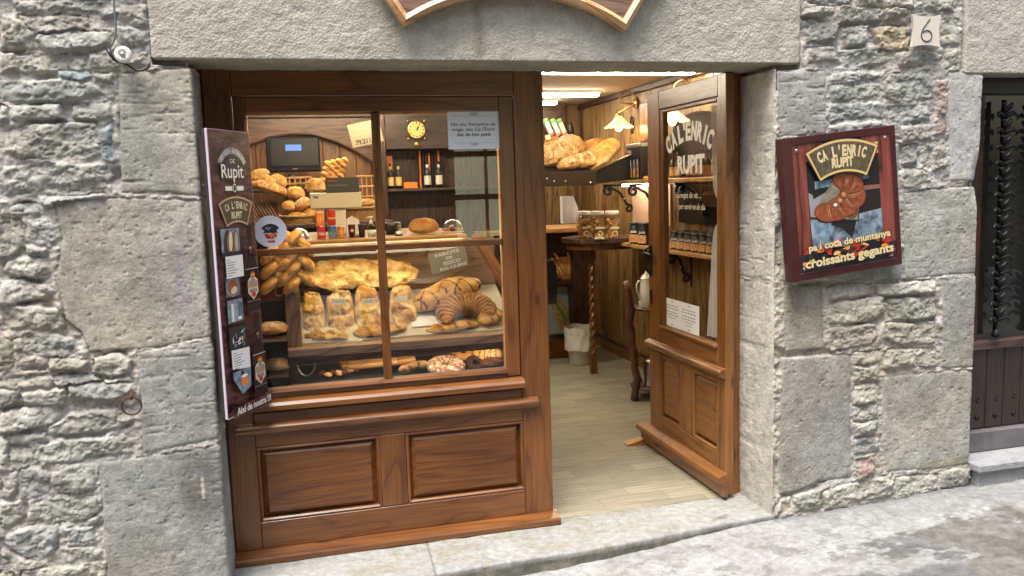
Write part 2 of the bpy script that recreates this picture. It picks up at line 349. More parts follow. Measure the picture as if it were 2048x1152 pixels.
def stone_field(u, z, stones, seed):
    wu = u+fbm(u*14, z*14, seed, 3)*.010+fbm(u*60, z*60, seed+1, 3)*.004; wz = z+fbm(u*14+50, z*14, seed+5, 3)*.009+fbm(u*50+50, z*60, seed+6, 3)*.004
    rough = fbm(u*45, z*45, seed+3, 4); mort = fbm(u*22, z*30, seed+8, 5, .6)
    h = -.005+mort*.009+rough*.003+fbm(u*5, z*5, seed+31, 3)*.006+np.abs(fbm(u*16, z*34, seed+33, 4))*.006
    mc = np.array((.345, .32, .295)); k = (1+.16*fbm(u*9, z*9, seed+12, 4))[:, None]; col = mc[None, :]*k*1.18
    ms = np.zeros(u.shape); rb = np.zeros(u.shape)
    for i, (P, kind, tint) in enumerate(stones):
        xs = [p[0] for p in P]; zs = [p[1] for p in P]; q = np.where((u > min(xs)-.03) & (u < max(xs)+.03) & (z > min(zs)-.03) & (z < max(zs)+.03))[0]
        if not len(q): continue
        rr = random.Random(i*7+seed)
        if kind == 'a':
            d = poly_dist(u[q]+(wu[q]-u[q])*.35, z[q]+(wz[q]-z[q])*.35, P); ok = d > 0; q = q[ok]; d = d[ok]
            hh = -.0065*np.exp(-d/.005)+fbm(u[q]*30, z[q]*30, seed+i, 5, .6)*.0022+fbm(u[q]*4, z[q]*4, seed+i+9, 2)*.003-np.clip(fbm(u[q]*9, z[q]*70, seed+i+15, 3)-.25, 0, 1)*.008*rr.choice((.15, .5, 1))-np.clip(fbm(u[q]*60, z[q]*60, seed+i+16, 2)-.45, 0, 1)*.010+rr.uniform(-.003, .001)
            vv = 1+.24*fbm(u[q]*4, z[q]*4, seed+i+2, 6, .62)+.04*fbm(u[q]*2, z[q]*22, seed+i+4, 2)
        else:
            d = poly_dist(wu[q], wz[q], P)+.005; ok = d > 0; q = q[ok]; d = d[ok]
            A = rr.uniform(.007, .016); zc = (min(zs)+max(zs))/2; hz = (max(zs)-min(zs))/2+1e-6; tl = rr.uniform(-.004, .008)
            sh = rr.uniform(-.15, .15); led = fbm(u[q]*6+i, (z[q]+sh*u[q])*15, seed+i*3, 4, .5); led = 1-np.abs(led)*2.2
            blk = fbm(u[q]*10+3*i, z[q]*14, seed+i*5, 4, .5)
            hh = -.006+A*(1-np.exp(-d/.006))+(led*.0035+blk*.007)*np.clip(d/.010, 0, 1)+rough[q]*.005-(z[q]-zc)/hz*tl
            st = np.floor((blk+1)*2.4)/2.4-1; hh = hh+st*.008*np.clip(d/.012, 0, 1)
            vv = 1+.16*fbm(u[q]*20, z[q]*26, seed+i+2, 4)+.12*led*.5
        c = .93*rr.uniform(.93, 1.05)*np.array(tint)[None, :]*(vv*(1-.25*np.clip(fbm(u[q]*3+i, z[q]*2.2, seed+77, 4), 0, 1)))[:, None]
        up = hh > h[q]-.02; q2 = q[up]
        e = np.clip(d[up]/(.008 if kind == 'r' else .003), 0, 1)[:, None]; h[q2] = hh[up]; ms[q2] = np.maximum(ms[q2], e[:, 0]); rb[q2] = (kind == 'r')*1.0; col[q2] = col[q2]*(1-e)+c[up]*e
    hs = fbm(u*2.3, z*2.9, seed+140, 4)[:, None]; col = col*(1+hs*np.array([[.07, .0, -.09]]))
    h = h-(1-ms)*.017*np.clip((fbm(u*4.5, z*5.5, seed+99, 4)-.16)*6, 0, 1); ch = np.abs(fbm(u*24, z*30, seed+120, 4)); h = h-.0045*np.clip(.10-ch, 0, 1)/.10*ms*rb
    return h, col
def seg(a, b, step):
    n = max(1, int(round((b-a)/step))); return [a+(b-a)*i/n for i in range(n)]
def sheet(name, us, base, nrm, zs, stones, seed, m, parent, hfix=None, cfix=None):
    """grid of columns us (base point / normal per column) by heights zs, pushed out along the normal"""
    nu, nz = len(us), len(zs); U, Z = np.meshgrid(np.array(us), np.array(zs), indexing='ij'); u = U.ravel(); z = Z.ravel()
    h, col = stone_field(u, z, stones, seed)
    if hfix: h = hfix(u, z, h)
    if cfix: col = cfix(u, z, col)
    B = np.repeat(np.array(base), nz, axis=0); N = np.repeat(np.array(nrm), nz, axis=0)
    V = np.zeros((nu*nz, 3)); V[:, 0] = B[:, 0]+N[:, 0]*h; V[:, 1] = B[:, 1]+N[:, 1]*h; V[:, 2] = z
    I = (np.arange(nu-1)[:, None]*nz+np.arange(nz-1)[None, :]).ravel(); F = np.stack([I, I+nz, I+nz+1, I+1], 1)
    return grid_obj(name, V, F, col, m, parent)
def grid_obj(name, V, F, col, m, parent, smooth=True):
    V = V-np.array(parent.location if parent else (0, 0, 0))[None, :]; me = bpy.data.meshes.new(name); me.vertices.add(len(V)); me.vertices.foreach_set('co', V.astype(np.float32).ravel())
    me.loops.add(F.size); me.loops.foreach_set('vertex_index', F.astype(np.int32).ravel())
    me.polygons.add(len(F)); me.polygons.foreach_set('loop_start', np.arange(0, F.size, 4, dtype=np.int32)); me.polygons.foreach_set('loop_total', np.full(len(F), 4, np.int32))
    me.update(calc_edges=True); me.materials.append(m)
    a = me.attributes.new('tint', 'FLOAT_COLOR', 'POINT'); c4 = np.ones((len(V), 4), np.float32); c4[:, :3] = np.clip(col, 0, 1); a.data.foreach_set('color', c4.ravel())
    me.polygons.foreach_set('use_smooth', np.full(len(F), smooth, bool)); me.validate()
    o = bpy.data.objects.new(name, me); COL.objects.link(o); o.parent = parent; return o
# ---------------------------------------------------------------- the stone front
W, H, D = 2.3905, 2.05, .273
def pxs(pts, sc=1, oy=0, du=0):
    out = []
    for x, y in pts:
        q = at(x/sc, y/sc+oy, 'Y', 0); out.append((q.x+du, q.z))
    return out
def S(s): v = [int(k) for k in s.split()]; return list(zip(v[::2], v[1::2]))
# rubble of the left half, traced stone by stone (three crops of the photograph, 2.925 px per photo px)
L1 = '''60 0 240 0 220 50 80 55|250 0 640 0 600 50 280 50|100 90 510 90 525 160 480 180 300 200 140 180|570 50 700 60 730 95 600 100|700 30 860 40 860 140 780 150 690 110|0 90 120 130 180 190 180 290 60 300 0 280|220 200 440 170 640 190 640 260 560 290 260 290 200 240|680 150 860 180 860 350 700 260|90 330 500 320 510 400 420 430 110 410|520 310 620 300 680 390 600 420 520 400|340 430 520 420 540 450 480 480 360 460|0 480 300 470 520 480 600 540 480 580 300 600 0 590|50 620 350 610 370 690 280 700 80 690|420 620 650 600 650 690 560 700 430 690|20 780 150 730 560 710 600 790 580 900 100 930 30 880|585 770 660 720 660 950 600 930|30 990 260 960 600 960 650 1040 600 1110 430 1120 30 1130 0 1050|700 370 860 330 870 400 720 410|0 310 80 320 90 400 0 420|540 430 660 430 650 480 560 470|0 620 40 630 50 700 0 720'''
L2 = '''50 100 120 80 225 80 230 130 120 140 50 130|0 160 110 170 150 220 140 330 60 370 0 380|170 180 250 180 360 240 330 280 300 330 200 330 165 260|150 340 270 345 260 390 160 390|40 430 130 390 260 400 290 480 270 510 100 510 20 480|0 540 130 530 260 560 320 590 240 640 0 670|0 700 120 690 330 700 370 790 340 810 50 810 0 790|80 880 160 840 320 840 420 870 450 930 330 990 180 960 90 930|0 860 60 880 100 1000 60 1060 0 1050|110 990 200 970 280 1010 260 1050 130 1040|290 990 420 980 510 1010 480 1050 300 1050|550 990 680 960 770 990 760 1060 640 1090 540 1060|0 1090 280 1080 300 1152 0 1152|310 1090 540 1080 600 1120 540 1152 320 1152|610 1110 760 1090 790 1150 620 1150|260 90 380 70 620 40 600 25 240 40|0 60 40 60 40 140 0 140'''
L3 = '''380 50 560 20 770 20 790 70 700 110 400 120|130 80 370 60 380 150 200 150 140 130|0 200 60 170 230 170 245 270 150 300 0 320|290 280 420 210 740 160 770 240 690 290 420 330 300 320|60 340 260 320 280 370 220 380 70 385|0 360 50 370 50 460 40 540 0 540|60 400 160 400 160 500 100 540 65 500|180 430 300 380 700 330 780 360 780 430 500 480 240 510 170 480|110 540 200 520 290 570 280 660 200 710 130 700 105 610|300 560 420 510 560 500 560 640 440 670 340 660 300 600|0 570 90 560 100 650 60 690 0 690|170 720 420 690 560 670 580 790 480 830 170 860 155 800|0 730 120 720 130 790 60 880 0 880|30 920 160 870 340 860 330 980 280 1030 150 1040 30 970|380 880 540 870 550 960 400 975|390 990 540 980 590 1010 580 1050 400 1075|0 1000 60 1010 150 1060 300 1080 330 1152 0 1152|360 1110 580 1090 600 1152 350 1152|0 60 100 70 110 150 0 160'''
RUB = [(.36, .35, .305), (.38, .365, .32), (.33, .325, .285), (.395, .38, .335), (.335, .33, .315), (.36, .34, .305), (.40, .385, .345), (.32, .32, .295)]
left = []; rnd = random.Random(3)
for txt, oy in ((L1, 0), (L2, 380), (L3, 758)):
    for row in txt.split('|'): left.append((pxs(S(row), 2.925, oy), 'r', rnd.choice(RUB)))
left[10] = (left[10][0], 'r', (.27, .33, .34)); left[15] = (left[15][0], 'r', (.27, .30, .31))
def rows(x0, x1, z0, z1, tints=RUB, skip=None):
    z = z0; out = []
    while z < z1:
        h = rnd.uniform(.05, .12); x = x0-rnd.uniform(0, .1)
        while x < x1:
            l = rnd.uniform(.09, .32); j = lambda a: rnd.uniform(-a, a); c = (x+l/2, z+h/2)
            if not (skip and skip(*c)):
                a, b = min(x+.012, x1), min(x+l-.012, x1)
                if b-a > .03: out.append(([(a+j(.01), z+.01+j(.012)), ((a+b)/2, z+.006+j(.01)), (b+j(.01), z+.01+j(.012)), (b+j(.012), z+h*.5), (b-.01+j(.01), z+h-.012+j(.012)), ((a+b)/2, z+h-.008+j(.01)), (a+j(.01), z+h-.012+j(.012)), (a-.004, z+h*.5)], 'r', rnd.choice(tints)))
            x += l
        z += h
    return out
left += rows(-1.6, -.76, -.3, 3.0, skip=lambda x, z: x > -.80 and .2 < z < 2.2 and x > -.62-.1*(2.2-z))
left += rows(-.72, -.16, 2.27, 3.0); left += rows(-.78, -.42, -.3, .18)
A1 = (.375, .355, .31); A2 = (.385, .36, .315); A3 = (.36, .35, .325); EXT = .34
def ext(pts, cut=-.02):     # a jamb stone turns the corner: carry its right side round to the reveal
    z = sorted(p[1] for p in pts if p[0] > -.09); lo, hi = z[0], z[-1]
    return [p for p in pts if p[0] < -.09]+[(-.02, hi), (EXT, hi-.004), (EXT, lo), (-.02, lo)]
def quoin(xl, zt, xl2, zb, tint, du=EXT, j=.006): return ([(xl, zt), ((xl+du)/2, zt+j*.4), (du, zt), (du, zb), ((xl+du)/2, zb-j), (xl2, zb+j*.3), (xl2-.008, (zt+zb)/2)], 'a', tint)
def zx(x, y): q = at(x, y, 'Y', 0); return q.x, q.z
def qpx(tl, bl, zr_t, zr_b, tint): a = zx(*tl); b = zx(*bl); return ([(a[0], a[1]), (-.02, zr_t), (EXT, zr_t), (EXT, zr_b), (-.02, zr_b), (b[0], b[1]), ((a[0]+b[0])/2+.004, (a[1]+b[1])/2)], 'a', tint)
jt = [2.03, 1.545, 1.052, .60, -.30]      # heights of the bed joints at the left jamb edge
left += [qpx((232, 145), (240, 387), 2.02, 1.553, A1),
         ([zx(104, 402), zx(240, 395), (-.02, 1.540), (EXT, 1.540), (EXT, 1.02), (-.02, 1.02), zx(300, 697), zx(178, 706), zx(160, 665), zx(128, 640), zx(110, 560), zx(122, 480)], 'a', A2),
         qpx((272, 703), (285, 908), 1.010, .622, A3),
         ([zx(196, 925), zx(285, 915), (-.02, .600), (EXT, .600), (EXT, -.3), (-.1, -.3), (-.40, -.3), zx(212, 1150), zx(205, 1040)], 'a', (.33, .32, .295))]
def frange(a, b, st): return [a+(b-a)*i/int(round((b-a)/st)) for i in range(int(round((b-a)/st)))]
def corner_cols(x_edge, r, side, u_in, Ymax, step):
    """columns of a sheet that turns into an opening: side -1 = wall lies left of the opening edge"""
    us, B, N = [], [], []
    for i in range(9):
        a = (i+.5)/9*math.pi/2; us.append(i/9*r*1.5-r*.75); B.append((x_edge-side*-1*r*(-1)*0, 0)); N.append((0, 0))
    return us
GR = .016
def path_left(x0, fine0, xe):
    us, B, N = [], [], []
    for x in frange(x0, fine0, .012)+frange(fine0, xe-GR, .0042): us.append(x-xe); B.append((x, 0)); N.append((0, -1))
    for i in range(10):
        a = math.pi/2*i/9; us.append(-GR+GR*2*i/9*.785); B.append((xe-GR+GR*math.sin(a), GR-GR*math.cos(a))); N.append((math.sin(a), -math.cos(a)))
    for y in frange(GR+.004, .40, .006)+[.40]: us.append(y-.43*GR); B.append((xe, y)); N.append((1, 0))
    return us, B, N
building = thing('stone_building', 'old grey stone building whose rubble wall frames the shop opening', 'building', (1.2, .2, -.1))
zs = frange(-.30, .12, .01)+frange(.12, 2.30, .0042)+frange(2.30, 3.0, .012)+[3.0]
BL = zx(0, 0)
def hl(u, z, h): return np.where((z > 2.027) & (u > -.135), -.05, h)
def stain_l(u, z, col):
    s = np.clip(1-np.abs(u+.10)/.05, 0, 1)*np.clip((z-1.05)/.1, 0, 1)*np.clip((1.5-z)/.15, 0, 1)*(.5+.5*fbm(u*9, z*6, 91, 3))
    col = col*(1-s[:, None]*.35*np.array([.5, .9, .15])[None, :])
    d = np.clip(1-np.hypot((u+.10)/.13, (z-.42)/.26), 0, 1)*(.6+.6*fbm(u*8, z*5, 97, 4)); col = col*(1-.42*np.clip(d*1.6, 0, 1))[:, None]
    sc = ((np.abs(u+.073) < .006) & (np.abs(z-.44) < .045)); return np.where(sc[:, None], np.array([[.42, .39, .34]]), col)
us, B, N = path_left(-1.6, -.86, 0.0)
sheet('left_masonry', us, B, N, zs, left, 11, M['wall_stone'], building, hl, stain_l)

# right half: reveal, wall between the two openings, neighbour's reveal.  u = 0 at the shop opening's edge
XR = W; XN = 3.497
def pr_(s): return [(a-XR, b) for a, b in pxs(S(s))]
R1 = '''1608 0 1670 0 1665 25 1608 30|1680 5 1760 0 1765 40 1690 45|1770 0 1815 0 1815 30 1775 40|1612 40 1680 50 1670 80 1612 85|1690 55 1735 50 1735 85 1695 90|1825 0 1905 0 1908 24 1870 22 1825 24|1887 45 1915 40 1915 88 1887 90|1615 95 1670 92 1680 122 1615 127|1680 102 1780 88 1792 112 1760 128 1690 132|1795 106 1850 102 1882 115 1840 130 1800 132|1662 150 1720 140 1765 150 1700 164 1660 164|1660 172 1760 168 1762 195 1665 202|1770 150 1860 142 1866 195 1790 203 1772 190|1662 210 1760 208 1765 235 1662 242|1775 214 1858 212 1858 240 1780 246|1662 250 1760 244 1760 270 1662 275|1800 252 1860 250 1862 280 1805 285|1805 294 1835 290 1835 325 1808 328|1842 290 1865 290 1865 325 1842 325|1808 336 1850 340 1862 362 1808 372|1892 98 1915 96 1915 125 1892 135'''
R2 = '''1655 572 1700 566 1745 566 1742 588 1660 596|1660 604 1765 592 1770 622 1735 645 1658 645|1660 655 1750 648 1756 668 1740 688 1662 702|1755 570 1800 568 1872 562 1870 584 1800 590 1758 590|1775 598 1870 592 1872 632 1790 640 1776 625|1772 648 1868 642 1870 682 1800 692 1775 675|1708 706 1760 700 1758 722 1708 728|1708 736 1756 732 1758 760 1708 764|1708 772 1754 768 1752 800 1708 806|1708 812 1752 808 1754 836 1710 840|1708 848 1754 842 1750 868 1710 874|1708 882 1754 876 1758 902 1710 908|1710 916 1752 910 1750 935 1712 948|1770 702 1868 695 1870 728 1770 738|1588 992 1660 972 1664 1008 1590 1026|1640 985 1700 968 1785 950 1788 985 1690 1012 1650 1015|1792 956 1870 948 1872 978 1795 998|1878 946 1946 937 1946 968 1880 976|1560 998 1582 992 1582 1026 1552 1030'''
right = [(pr_(r), 'r', rnd.choice(RUB)) for r in R1.split('|')+R2.split('|')]
right.append((pr_('1745 55 1812 50 1818 95 1760 97'), 'r', (.36, .30, .21)))
right += [(pr_('1872 160 1893 158 1893 268 1870 270'), 'r', (.37, .30, .26)), (pr_('1870 282 1892 280 1892 335 1866 340'), 'r', (.35, .33, .29)), (pr_('1715 920 1752 914 1748 948 1716 958'), 'r', (.33, .25, .23))]
def aw(s, t): return (pr_(s), 'a', t)
right += [aw('1553 142 1652 140 1655 268 1560 274', A3), aw('1558 290 1800 286 1800 378 1806 560 1568 563 1562 420', A3),
          aw('1808 384 1870 376 1962 372 1964 545 1870 554 1810 560', A3), aw('1568 572 1646 568 1650 698 1570 706', A1), aw('1886 562 1962 550 1962 733 1884 738', A3),
          aw('1768 756 1850 745 1962 738 1962 925 1880 938 1774 944 1764 880', A3), aw('1566 716 1703 708 1703 955 1640 966 1588 986 1560 990 1560 900', (.32, .31, .29)),
          aw('1897 140 1990 150 1990 362 1900 362', (.43, .42, .41))]
right += [([(a-XR+.005, b) for a, b in p], k, t) for p, k, t in rows(2.55, 3.30, 2.29, 3.0)]
right += [([(-.32, z0), (-.012, z0), (-.012, z1), (-.32, z1)], 'a', t) for z0, z1, t in ((1.76, 2.04, (.35, .34, .31)), (1.09, 1.75, (.45, .42, .38)), (.78, 1.08, (.36, .34, .31)), (.30, .77, (.40, .375, .345)), (-.02, .29, (.42, .38, .34)))]
us, B, N = [], [], []
for y in [.40]+frange(.40, GR+.004, -.006) if False else [0.40-i*.006 for i in range(int((.40-GR)/.006))]: us.append(-(y-.43*GR)); B.append((XR, y)); N.append((-1, 0))
for i in range(10):
    a = math.pi/2*(1-i/9); us.append(-GR+GR*2*i/9*.785); B.append((XR+GR-GR*math.sin(a), GR-GR*math.cos(a))); N.append((-math.sin(a), -math.cos(a)))
for x in frange(XR+GR+.003, XN-GR, .0042): us.append(x-XR); B.append((x, 0)); N.append((0, -1))
for i in range(10):
    a = math.pi/2*i/9; us.append(XN-XR-GR+GR*2*i/9*.785); B.append((XN-GR+GR*math.sin(a), GR-GR*math.cos(a))); N.append((math.sin(a), -math.cos(a)))
for y in frange(GR+.004, .25, .006)+[.25]: us.append(XN-XR+y-.43*GR); B.append((XN, y)); N.append((1, 0))
zs2 = frange(-.30, -.05, .01)+frange(-.05, 2.36, .0042)+frange(2.36, 3.0, .012)+[3.0]
def hr(u, z, h):
    h = np.where((z > 2.027) & (u < 2.521-XR), -.05, h); h = np.where((z > 2.035) & (u > 3.36-XR), -.06, h)
    k = np.clip((u-(XN-XR-.06))/.06, 0, 1)
    h = np.where((u < -.0) & (z < 2.03), np.maximum(h, -.004+.002*fbm(u*9, z*9, 5, 3)), h)
    bump = np.exp(-((z-1.52)/.09)**2)*.03*k; return h-bump
def cr(u, z, col):
    k = (np.clip((-u+.004)/.02, 0, 1)*.85)[:, None]; pl = np.array([[.50, .47, .43]])*(1+.1*fbm(u*14, z*6, 3, 4))[:, None]
    col = col*(1-k)+pl*k
    g = (np.clip(1-np.abs(z-.12-.02*u)/.05, 0, 1)*np.clip((u-.75)/.1, 0, 1))[:, None]*.5; return col*(1-g)+np.array([[.24, .23, .12]])*g
sheet('right_masonry', us, B, N, zs2, right, 23, M['wall_stone'], building, hr, cr)

# lintels: a front face whose lower edge turns under as the soffit
def lintel(name, x0, x1, zbot, xa, xb, depth, seed, tint, rusty=None, lift=.0):
    GR = .006; xs = frange(x0-.0, x1, .006)+[x1]; path = []
    for z in [3.0-i*.012 for i in range(int((3.0-2.36)/.012))]+[2.36-i*.0045 for i in range(int((2.36-zbot-GR)/.0045))]: path.append((0, z, -1, 0))
    for i in range(9): a = math.pi/2*i/8; path.append((GR-GR*math.cos(a), zbot+GR-GR*math.sin(a), -math.cos(a), -math.sin(a)))
    for y in frange(GR+.004, depth, .006)+[depth]: path.append((y, zbot, 0, -1))
    nx, npth = len(xs), len(path); Pth = np.array(path); X = np.repeat(np.array(xs), npth); k = np.tile(np.arange(npth), nx)
    s = np.concatenate([[0], np.cumsum(np.hypot(np.diff(Pth[:, 0]), np.diff(Pth[:, 1])))])[k]
    h = fbm(X*40, s*40, seed, 5, .65)*.0032+fbm(X*5, s*5, seed+3, 3)*.004+lift
    e = np.minimum(X-x0, x1-X); h = h-.03*np.exp(-e/.004)
    P = Pth[k]; V = np.stack([X, P[:, 0]+P[:, 2]*h, P[:, 1]+P[:, 3]*h], 1)
    col = np.array(tint)[None, :]*(1+.10*fbm(X*6, s*6, seed+7, 5, .6)+.06*fbm(X*1.5, s*3, seed+8, 2))[:, None]
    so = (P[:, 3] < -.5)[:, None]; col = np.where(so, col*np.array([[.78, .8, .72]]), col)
    if rusty is not None:
        r = np.clip(1-np.abs(X-rusty-.01*fbm(X*0, s*8, 4, 3))/.035, 0, 1)*(.55+.5*fbm(X*30, s*5, 77, 4)); r = np.clip(r, 0, 1)[:, None]; col = col*(1-r*.75)+np.array([[.20, .14, .075]])*r*.75
    I = (np.arange(nx-1)[:, None]*npth+np.arange(npth-1)[None, :]).ravel(); F = np.stack([I, I+npth, I+npth+1, I+1], 1)[:, ::-1]
    return grid_obj(name, V, F, col, M['ashlar'], building)
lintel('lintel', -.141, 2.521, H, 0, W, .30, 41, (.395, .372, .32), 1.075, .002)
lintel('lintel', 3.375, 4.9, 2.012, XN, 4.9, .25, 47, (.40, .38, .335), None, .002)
m = MB()      # plain masonry round and behind the traced faces
m.box(-3.5, -1.6, 0, .4, -.3, 3.0, M['ashlar']); m.box(-3.5, 6.5, -.01, .42, 3.0, 7.5, M['ashlar']); m.box(-1.6, -.03, .06, .42, -.3, 3.0, M['ashlar']); m.box(-.03, W+.03, .41, .45, 2.10, 3.0, M['ashlar']); m.box(-.03, W+.03, .06, .40, 2.11, 3.0, M['ashlar'])
m.box(W+.03, XN-.03, .06, .42, -.3, 3.0, M['ashlar']); m.box(XN-.03, 6.5, .04, .42, 2.06, 3.0, M['ashlar']); m.box(4.45, 6.5, 0, .42, -.3, 2.06, M['ashlar'])
o = m.build('upper_wall', building); me = o.data
if 'tint' not in me.attributes: a = me.attributes.new('tint', 'FLOAT_COLOR', 'POINT'); a.data.foreach_set('color', [.3, .29, .26, 1]*len(me.vertices))

# ---------------------------------------------------------------- street, threshold, steps
def gz(X, Y): return -.030+.034*(X-2.38)+.02*np.minimum(Y, 0)*.3
nx, ny = 420, 300; gx = np.linspace(-6, 9, nx) if False else np.concatenate([np.linspace(-8, .4, 30), np.linspace(.45, 4.5, 800), np.linspace(4.6, 10, 20)]); gy = np.concatenate([np.linspace(-8, -1.4, 25), np.linspace(-1.38, .05, 320)])
X, Y = np.meshgrid(gx, gy, indexing='ij'); X = X.ravel(); Y = Y.ravel()
Z = gz(X, Y)+fbm(X*3, Y*3, 61, 4)*.008+fbm(X*26, Y*26, 62, 5, .65)*.0034+fbm(X*7, Y*7, 63, 3)*.004
pt = fbm(X*1.8+1.7, Y*3.4+.4, 66, 6, .62)+.55*np.clip((-Y-.42)/.5, -1, 1)-.1; pt = np.clip((pt+.07+.10*fbm(X*30, Y*40, 166, 4))*9, 0, 1); pt = pt*np.clip(.88+.6*fbm(X*14, Y*18, 167, 4), 0, 1)
bl = np.clip((fbm(X*11, Y*16, 67, 6, .68)-.10)*9, 0, 1)*np.clip(1-np.abs(Y+.35)/.5, 0, 1)*1.3
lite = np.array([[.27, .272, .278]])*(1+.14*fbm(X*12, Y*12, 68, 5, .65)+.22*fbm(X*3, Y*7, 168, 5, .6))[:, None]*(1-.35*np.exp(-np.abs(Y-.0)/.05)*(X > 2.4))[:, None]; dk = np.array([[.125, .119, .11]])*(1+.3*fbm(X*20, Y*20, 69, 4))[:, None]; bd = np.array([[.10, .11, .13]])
col = lite*(1-pt[:, None])+dk*pt[:, None]; b2 = (bl*.45)[:, None]; col = col*(1-b2)+dk*b2
wet = np.clip((fbm(X*2.2+5, Y*3, 72, 4)-.12)*6, 0, 1)*pt; col = col*(1-wet[:, None]*.6)+bd*wet[:, None]*.6; Z = Z-pt*.003
n1, n2 = len(gx), len(gy); I = (np.arange(n1-1)[:, None]*n2+np.arange(n2-1)[None, :]).ravel()
M['street'] = tintmat('worn_cement_paving', .8, ((90, .7, .006), (380, .7, .002)), .30, 30)
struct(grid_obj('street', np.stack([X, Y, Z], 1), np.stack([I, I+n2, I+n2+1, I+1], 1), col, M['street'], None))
# worn stone threshold
def thr_front(x): return -.005-.066*(W-x)**1.0*(1 if True else 0)
nx, nt_ = 600, 70; V = []; C = []
pathy = []
for i in range(nx):
    x = -.02+(W+.015+.02)*i/(nx-1); yf = -.004-.075*max(0, W-x) if x > .9 else -.116-.02*(.9-x)
    yf = -.004-.06*(W-x)-.012*math.sin(x*5)
    for j in range(nt_):
        if j < 50: y = .42+(yf+.012-.42)*j/49; z = 0
        elif j < 60: a = (j-50)/9*math.pi/2; y = yf+.012-.012*math.sin(a); z = -.012+.012*math.cos(a)
        else: y = yf; z = -.012-.20*(j-59)/10
        V.append((x, y, z)); C.append((x, y if j < 60 else yf-z))
V = np.array(V); C = np.array(C); hh = fbm(C[:, 0]*9, C[:, 1]*9, 81, 5)*.0035
chip = np.clip((fbm(C[:, 0]*5+2, C[:, 1]*8, 83, 4)-.15)*3, 0, 1)*(np.abs(V[:, 0]-1.35) < .35)*(V[:, 1] < .06-.0)*.006
V[:, 2] += np.where(V[:, 2] > -.013, hh-chip-.03*(V[:, 1] > .29), 0); V[:, 1] += np.where(V[:, 2] < -.02, hh*2, 0)
tc = np.array([[.29, .293, .288]])*(1+.12*fbm(C[:, 0]*8, C[:, 1]*10, 85, 5))[:, None]; tc = np.where((V[:, 2] < -.014)[:, None], tc*np.array([[.42, .40, .34]]), tc)  # front face coloured darker for the contact shade along the street
dd = np.clip((fbm(C[:, 0]*8+2, C[:, 1]*11, 88, 6, .68)-.06)*9, 0, 1)[:, None]*(np.abs(V[:, 0]-1.25) < .8)[:, None]*.6; tc = tc*(1-dd)+np.array([[.24, .22, .17]])*dd
ds = np.clip(1-np.hypot((V[:, 0]-2.16)/.07, (V[:, 1]-.05-.3*(V[:, 0]-2.16))/.025), 0, 1); tc = tc*(1-.6*np.clip(ds*2, 0, 1)*(.6+.6*fbm(V[:, 0]*60, V[:, 1]*60, 5, 3)))[:, None]
jn = (np.abs(V[:, 0]-.80-.04*V[:, 1]) < .004)[:, None]; tc = np.where(jn, tc*.6, tc)
I = (np.arange(nx-1)[:, None]*nt_+np.arange(nt_-1)[None, :]).ravel()
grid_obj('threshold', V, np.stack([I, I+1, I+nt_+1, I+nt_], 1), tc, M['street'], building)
m = MB(); m.box(3.50, 4.6, -.055, .3, .085, .125, M['ashlar'], .006); m.box(3.52, 4.6, -.03, .3, -.1, .085, M['ashlar'], .006)
o = m.build('door_step', building); a = o.data.attributes.new('tint', 'FLOAT_COLOR', 'POINT'); a.data.foreach_set('color', [.28, .285, .30, 1]*len(o.data.vertices))

# ---------------------------------------------------------------- houses across the lane (seen only as reflections)
opp = thing('opposite_house', 'dark stone house across the lane behind the viewer', 'building', (1, -5.6, 0))
m = MB(); m.box(-6, 9, -6.2, -5.4, -.5, 5.5, mat('dark_stone', (.10, .095, .085), .9, var=.5, vscale=6)); m.build('wall', opp)  # wall in one dark stone tone, varied at random
Mpane = mat('glowing_greenish_pane', (.66, .66, .46), .5, emit=(.8, .85, .6), estr=.8)  # no lamp behind: emission gives the panes the brightness of mirrored sky
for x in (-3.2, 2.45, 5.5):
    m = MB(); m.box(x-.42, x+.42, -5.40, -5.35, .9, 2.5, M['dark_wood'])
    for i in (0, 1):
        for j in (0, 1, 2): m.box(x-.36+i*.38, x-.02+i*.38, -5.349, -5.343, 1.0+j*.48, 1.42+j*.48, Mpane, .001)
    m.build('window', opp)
# ---------------------------------------------------------------- the room
def A(px, py, y): return at(px, py, 'Y', y)
_vd = _CM @ Vector((0, 0, -1))
def sz(px, y, ref=(800, 450)): return px*(A(ref[0], ref[1], y)-CAM_LOC).dot(_vd)/FPX
XW = 3.10; CE = 2.325
def planks(m, x0, x1, y0, y1, z0, z1, axis, step, mtl, gap=.003, ch=.004, gr='z'):
    n = max(1, round(((x1-x0) if axis == 'x' else (y1-y0))/step))
    for i in range(n):
        if axis == 'x': a = x0+(x1-x0)*i/n; b = x0+(x1-x0)*(i+1)/n-gap; m.box(a, b, y0, y1, z0, z1, mtl, ch, gr)
        else: a = y0+(y1-y0)*i/n; b = y0+(y1-y0)*(i+1)/n-gap; m.box(x0, x1, a, b, z0, z1, mtl, ch, gr)
m, n_, l_, b_ = newmat('pale_worn_plank_floor'); M['floor'] = m
tc_ = n_.new('ShaderNodeTexCoord'); mp_ = n_.new('ShaderNodeMapping'); mp_.inputs['Rotation'].default_value = (0, 0, R(0)); l_.new(tc_.outputs['Object'], mp_.inputs[0])
br = n_.new('ShaderNodeTexBrick'); br.inputs['Scale'].default_value = 1; br.inputs['Brick Width'].default_value = .34; br.inputs['Row Height'].default_value = .11; br.inputs['Mortar Size'].default_value = .0022
br.inputs['Color1'].default_value = (.228, .213, .166, 1); br.inputs['Color2'].default_value = (.31, .288, .22, 1); br.inputs['Mortar'].default_value = (.15, .135, .095, 1); br.inputs['Mortar Smooth'].default_value = .3; l_.new(mp_.outputs[0], br.inputs[0])
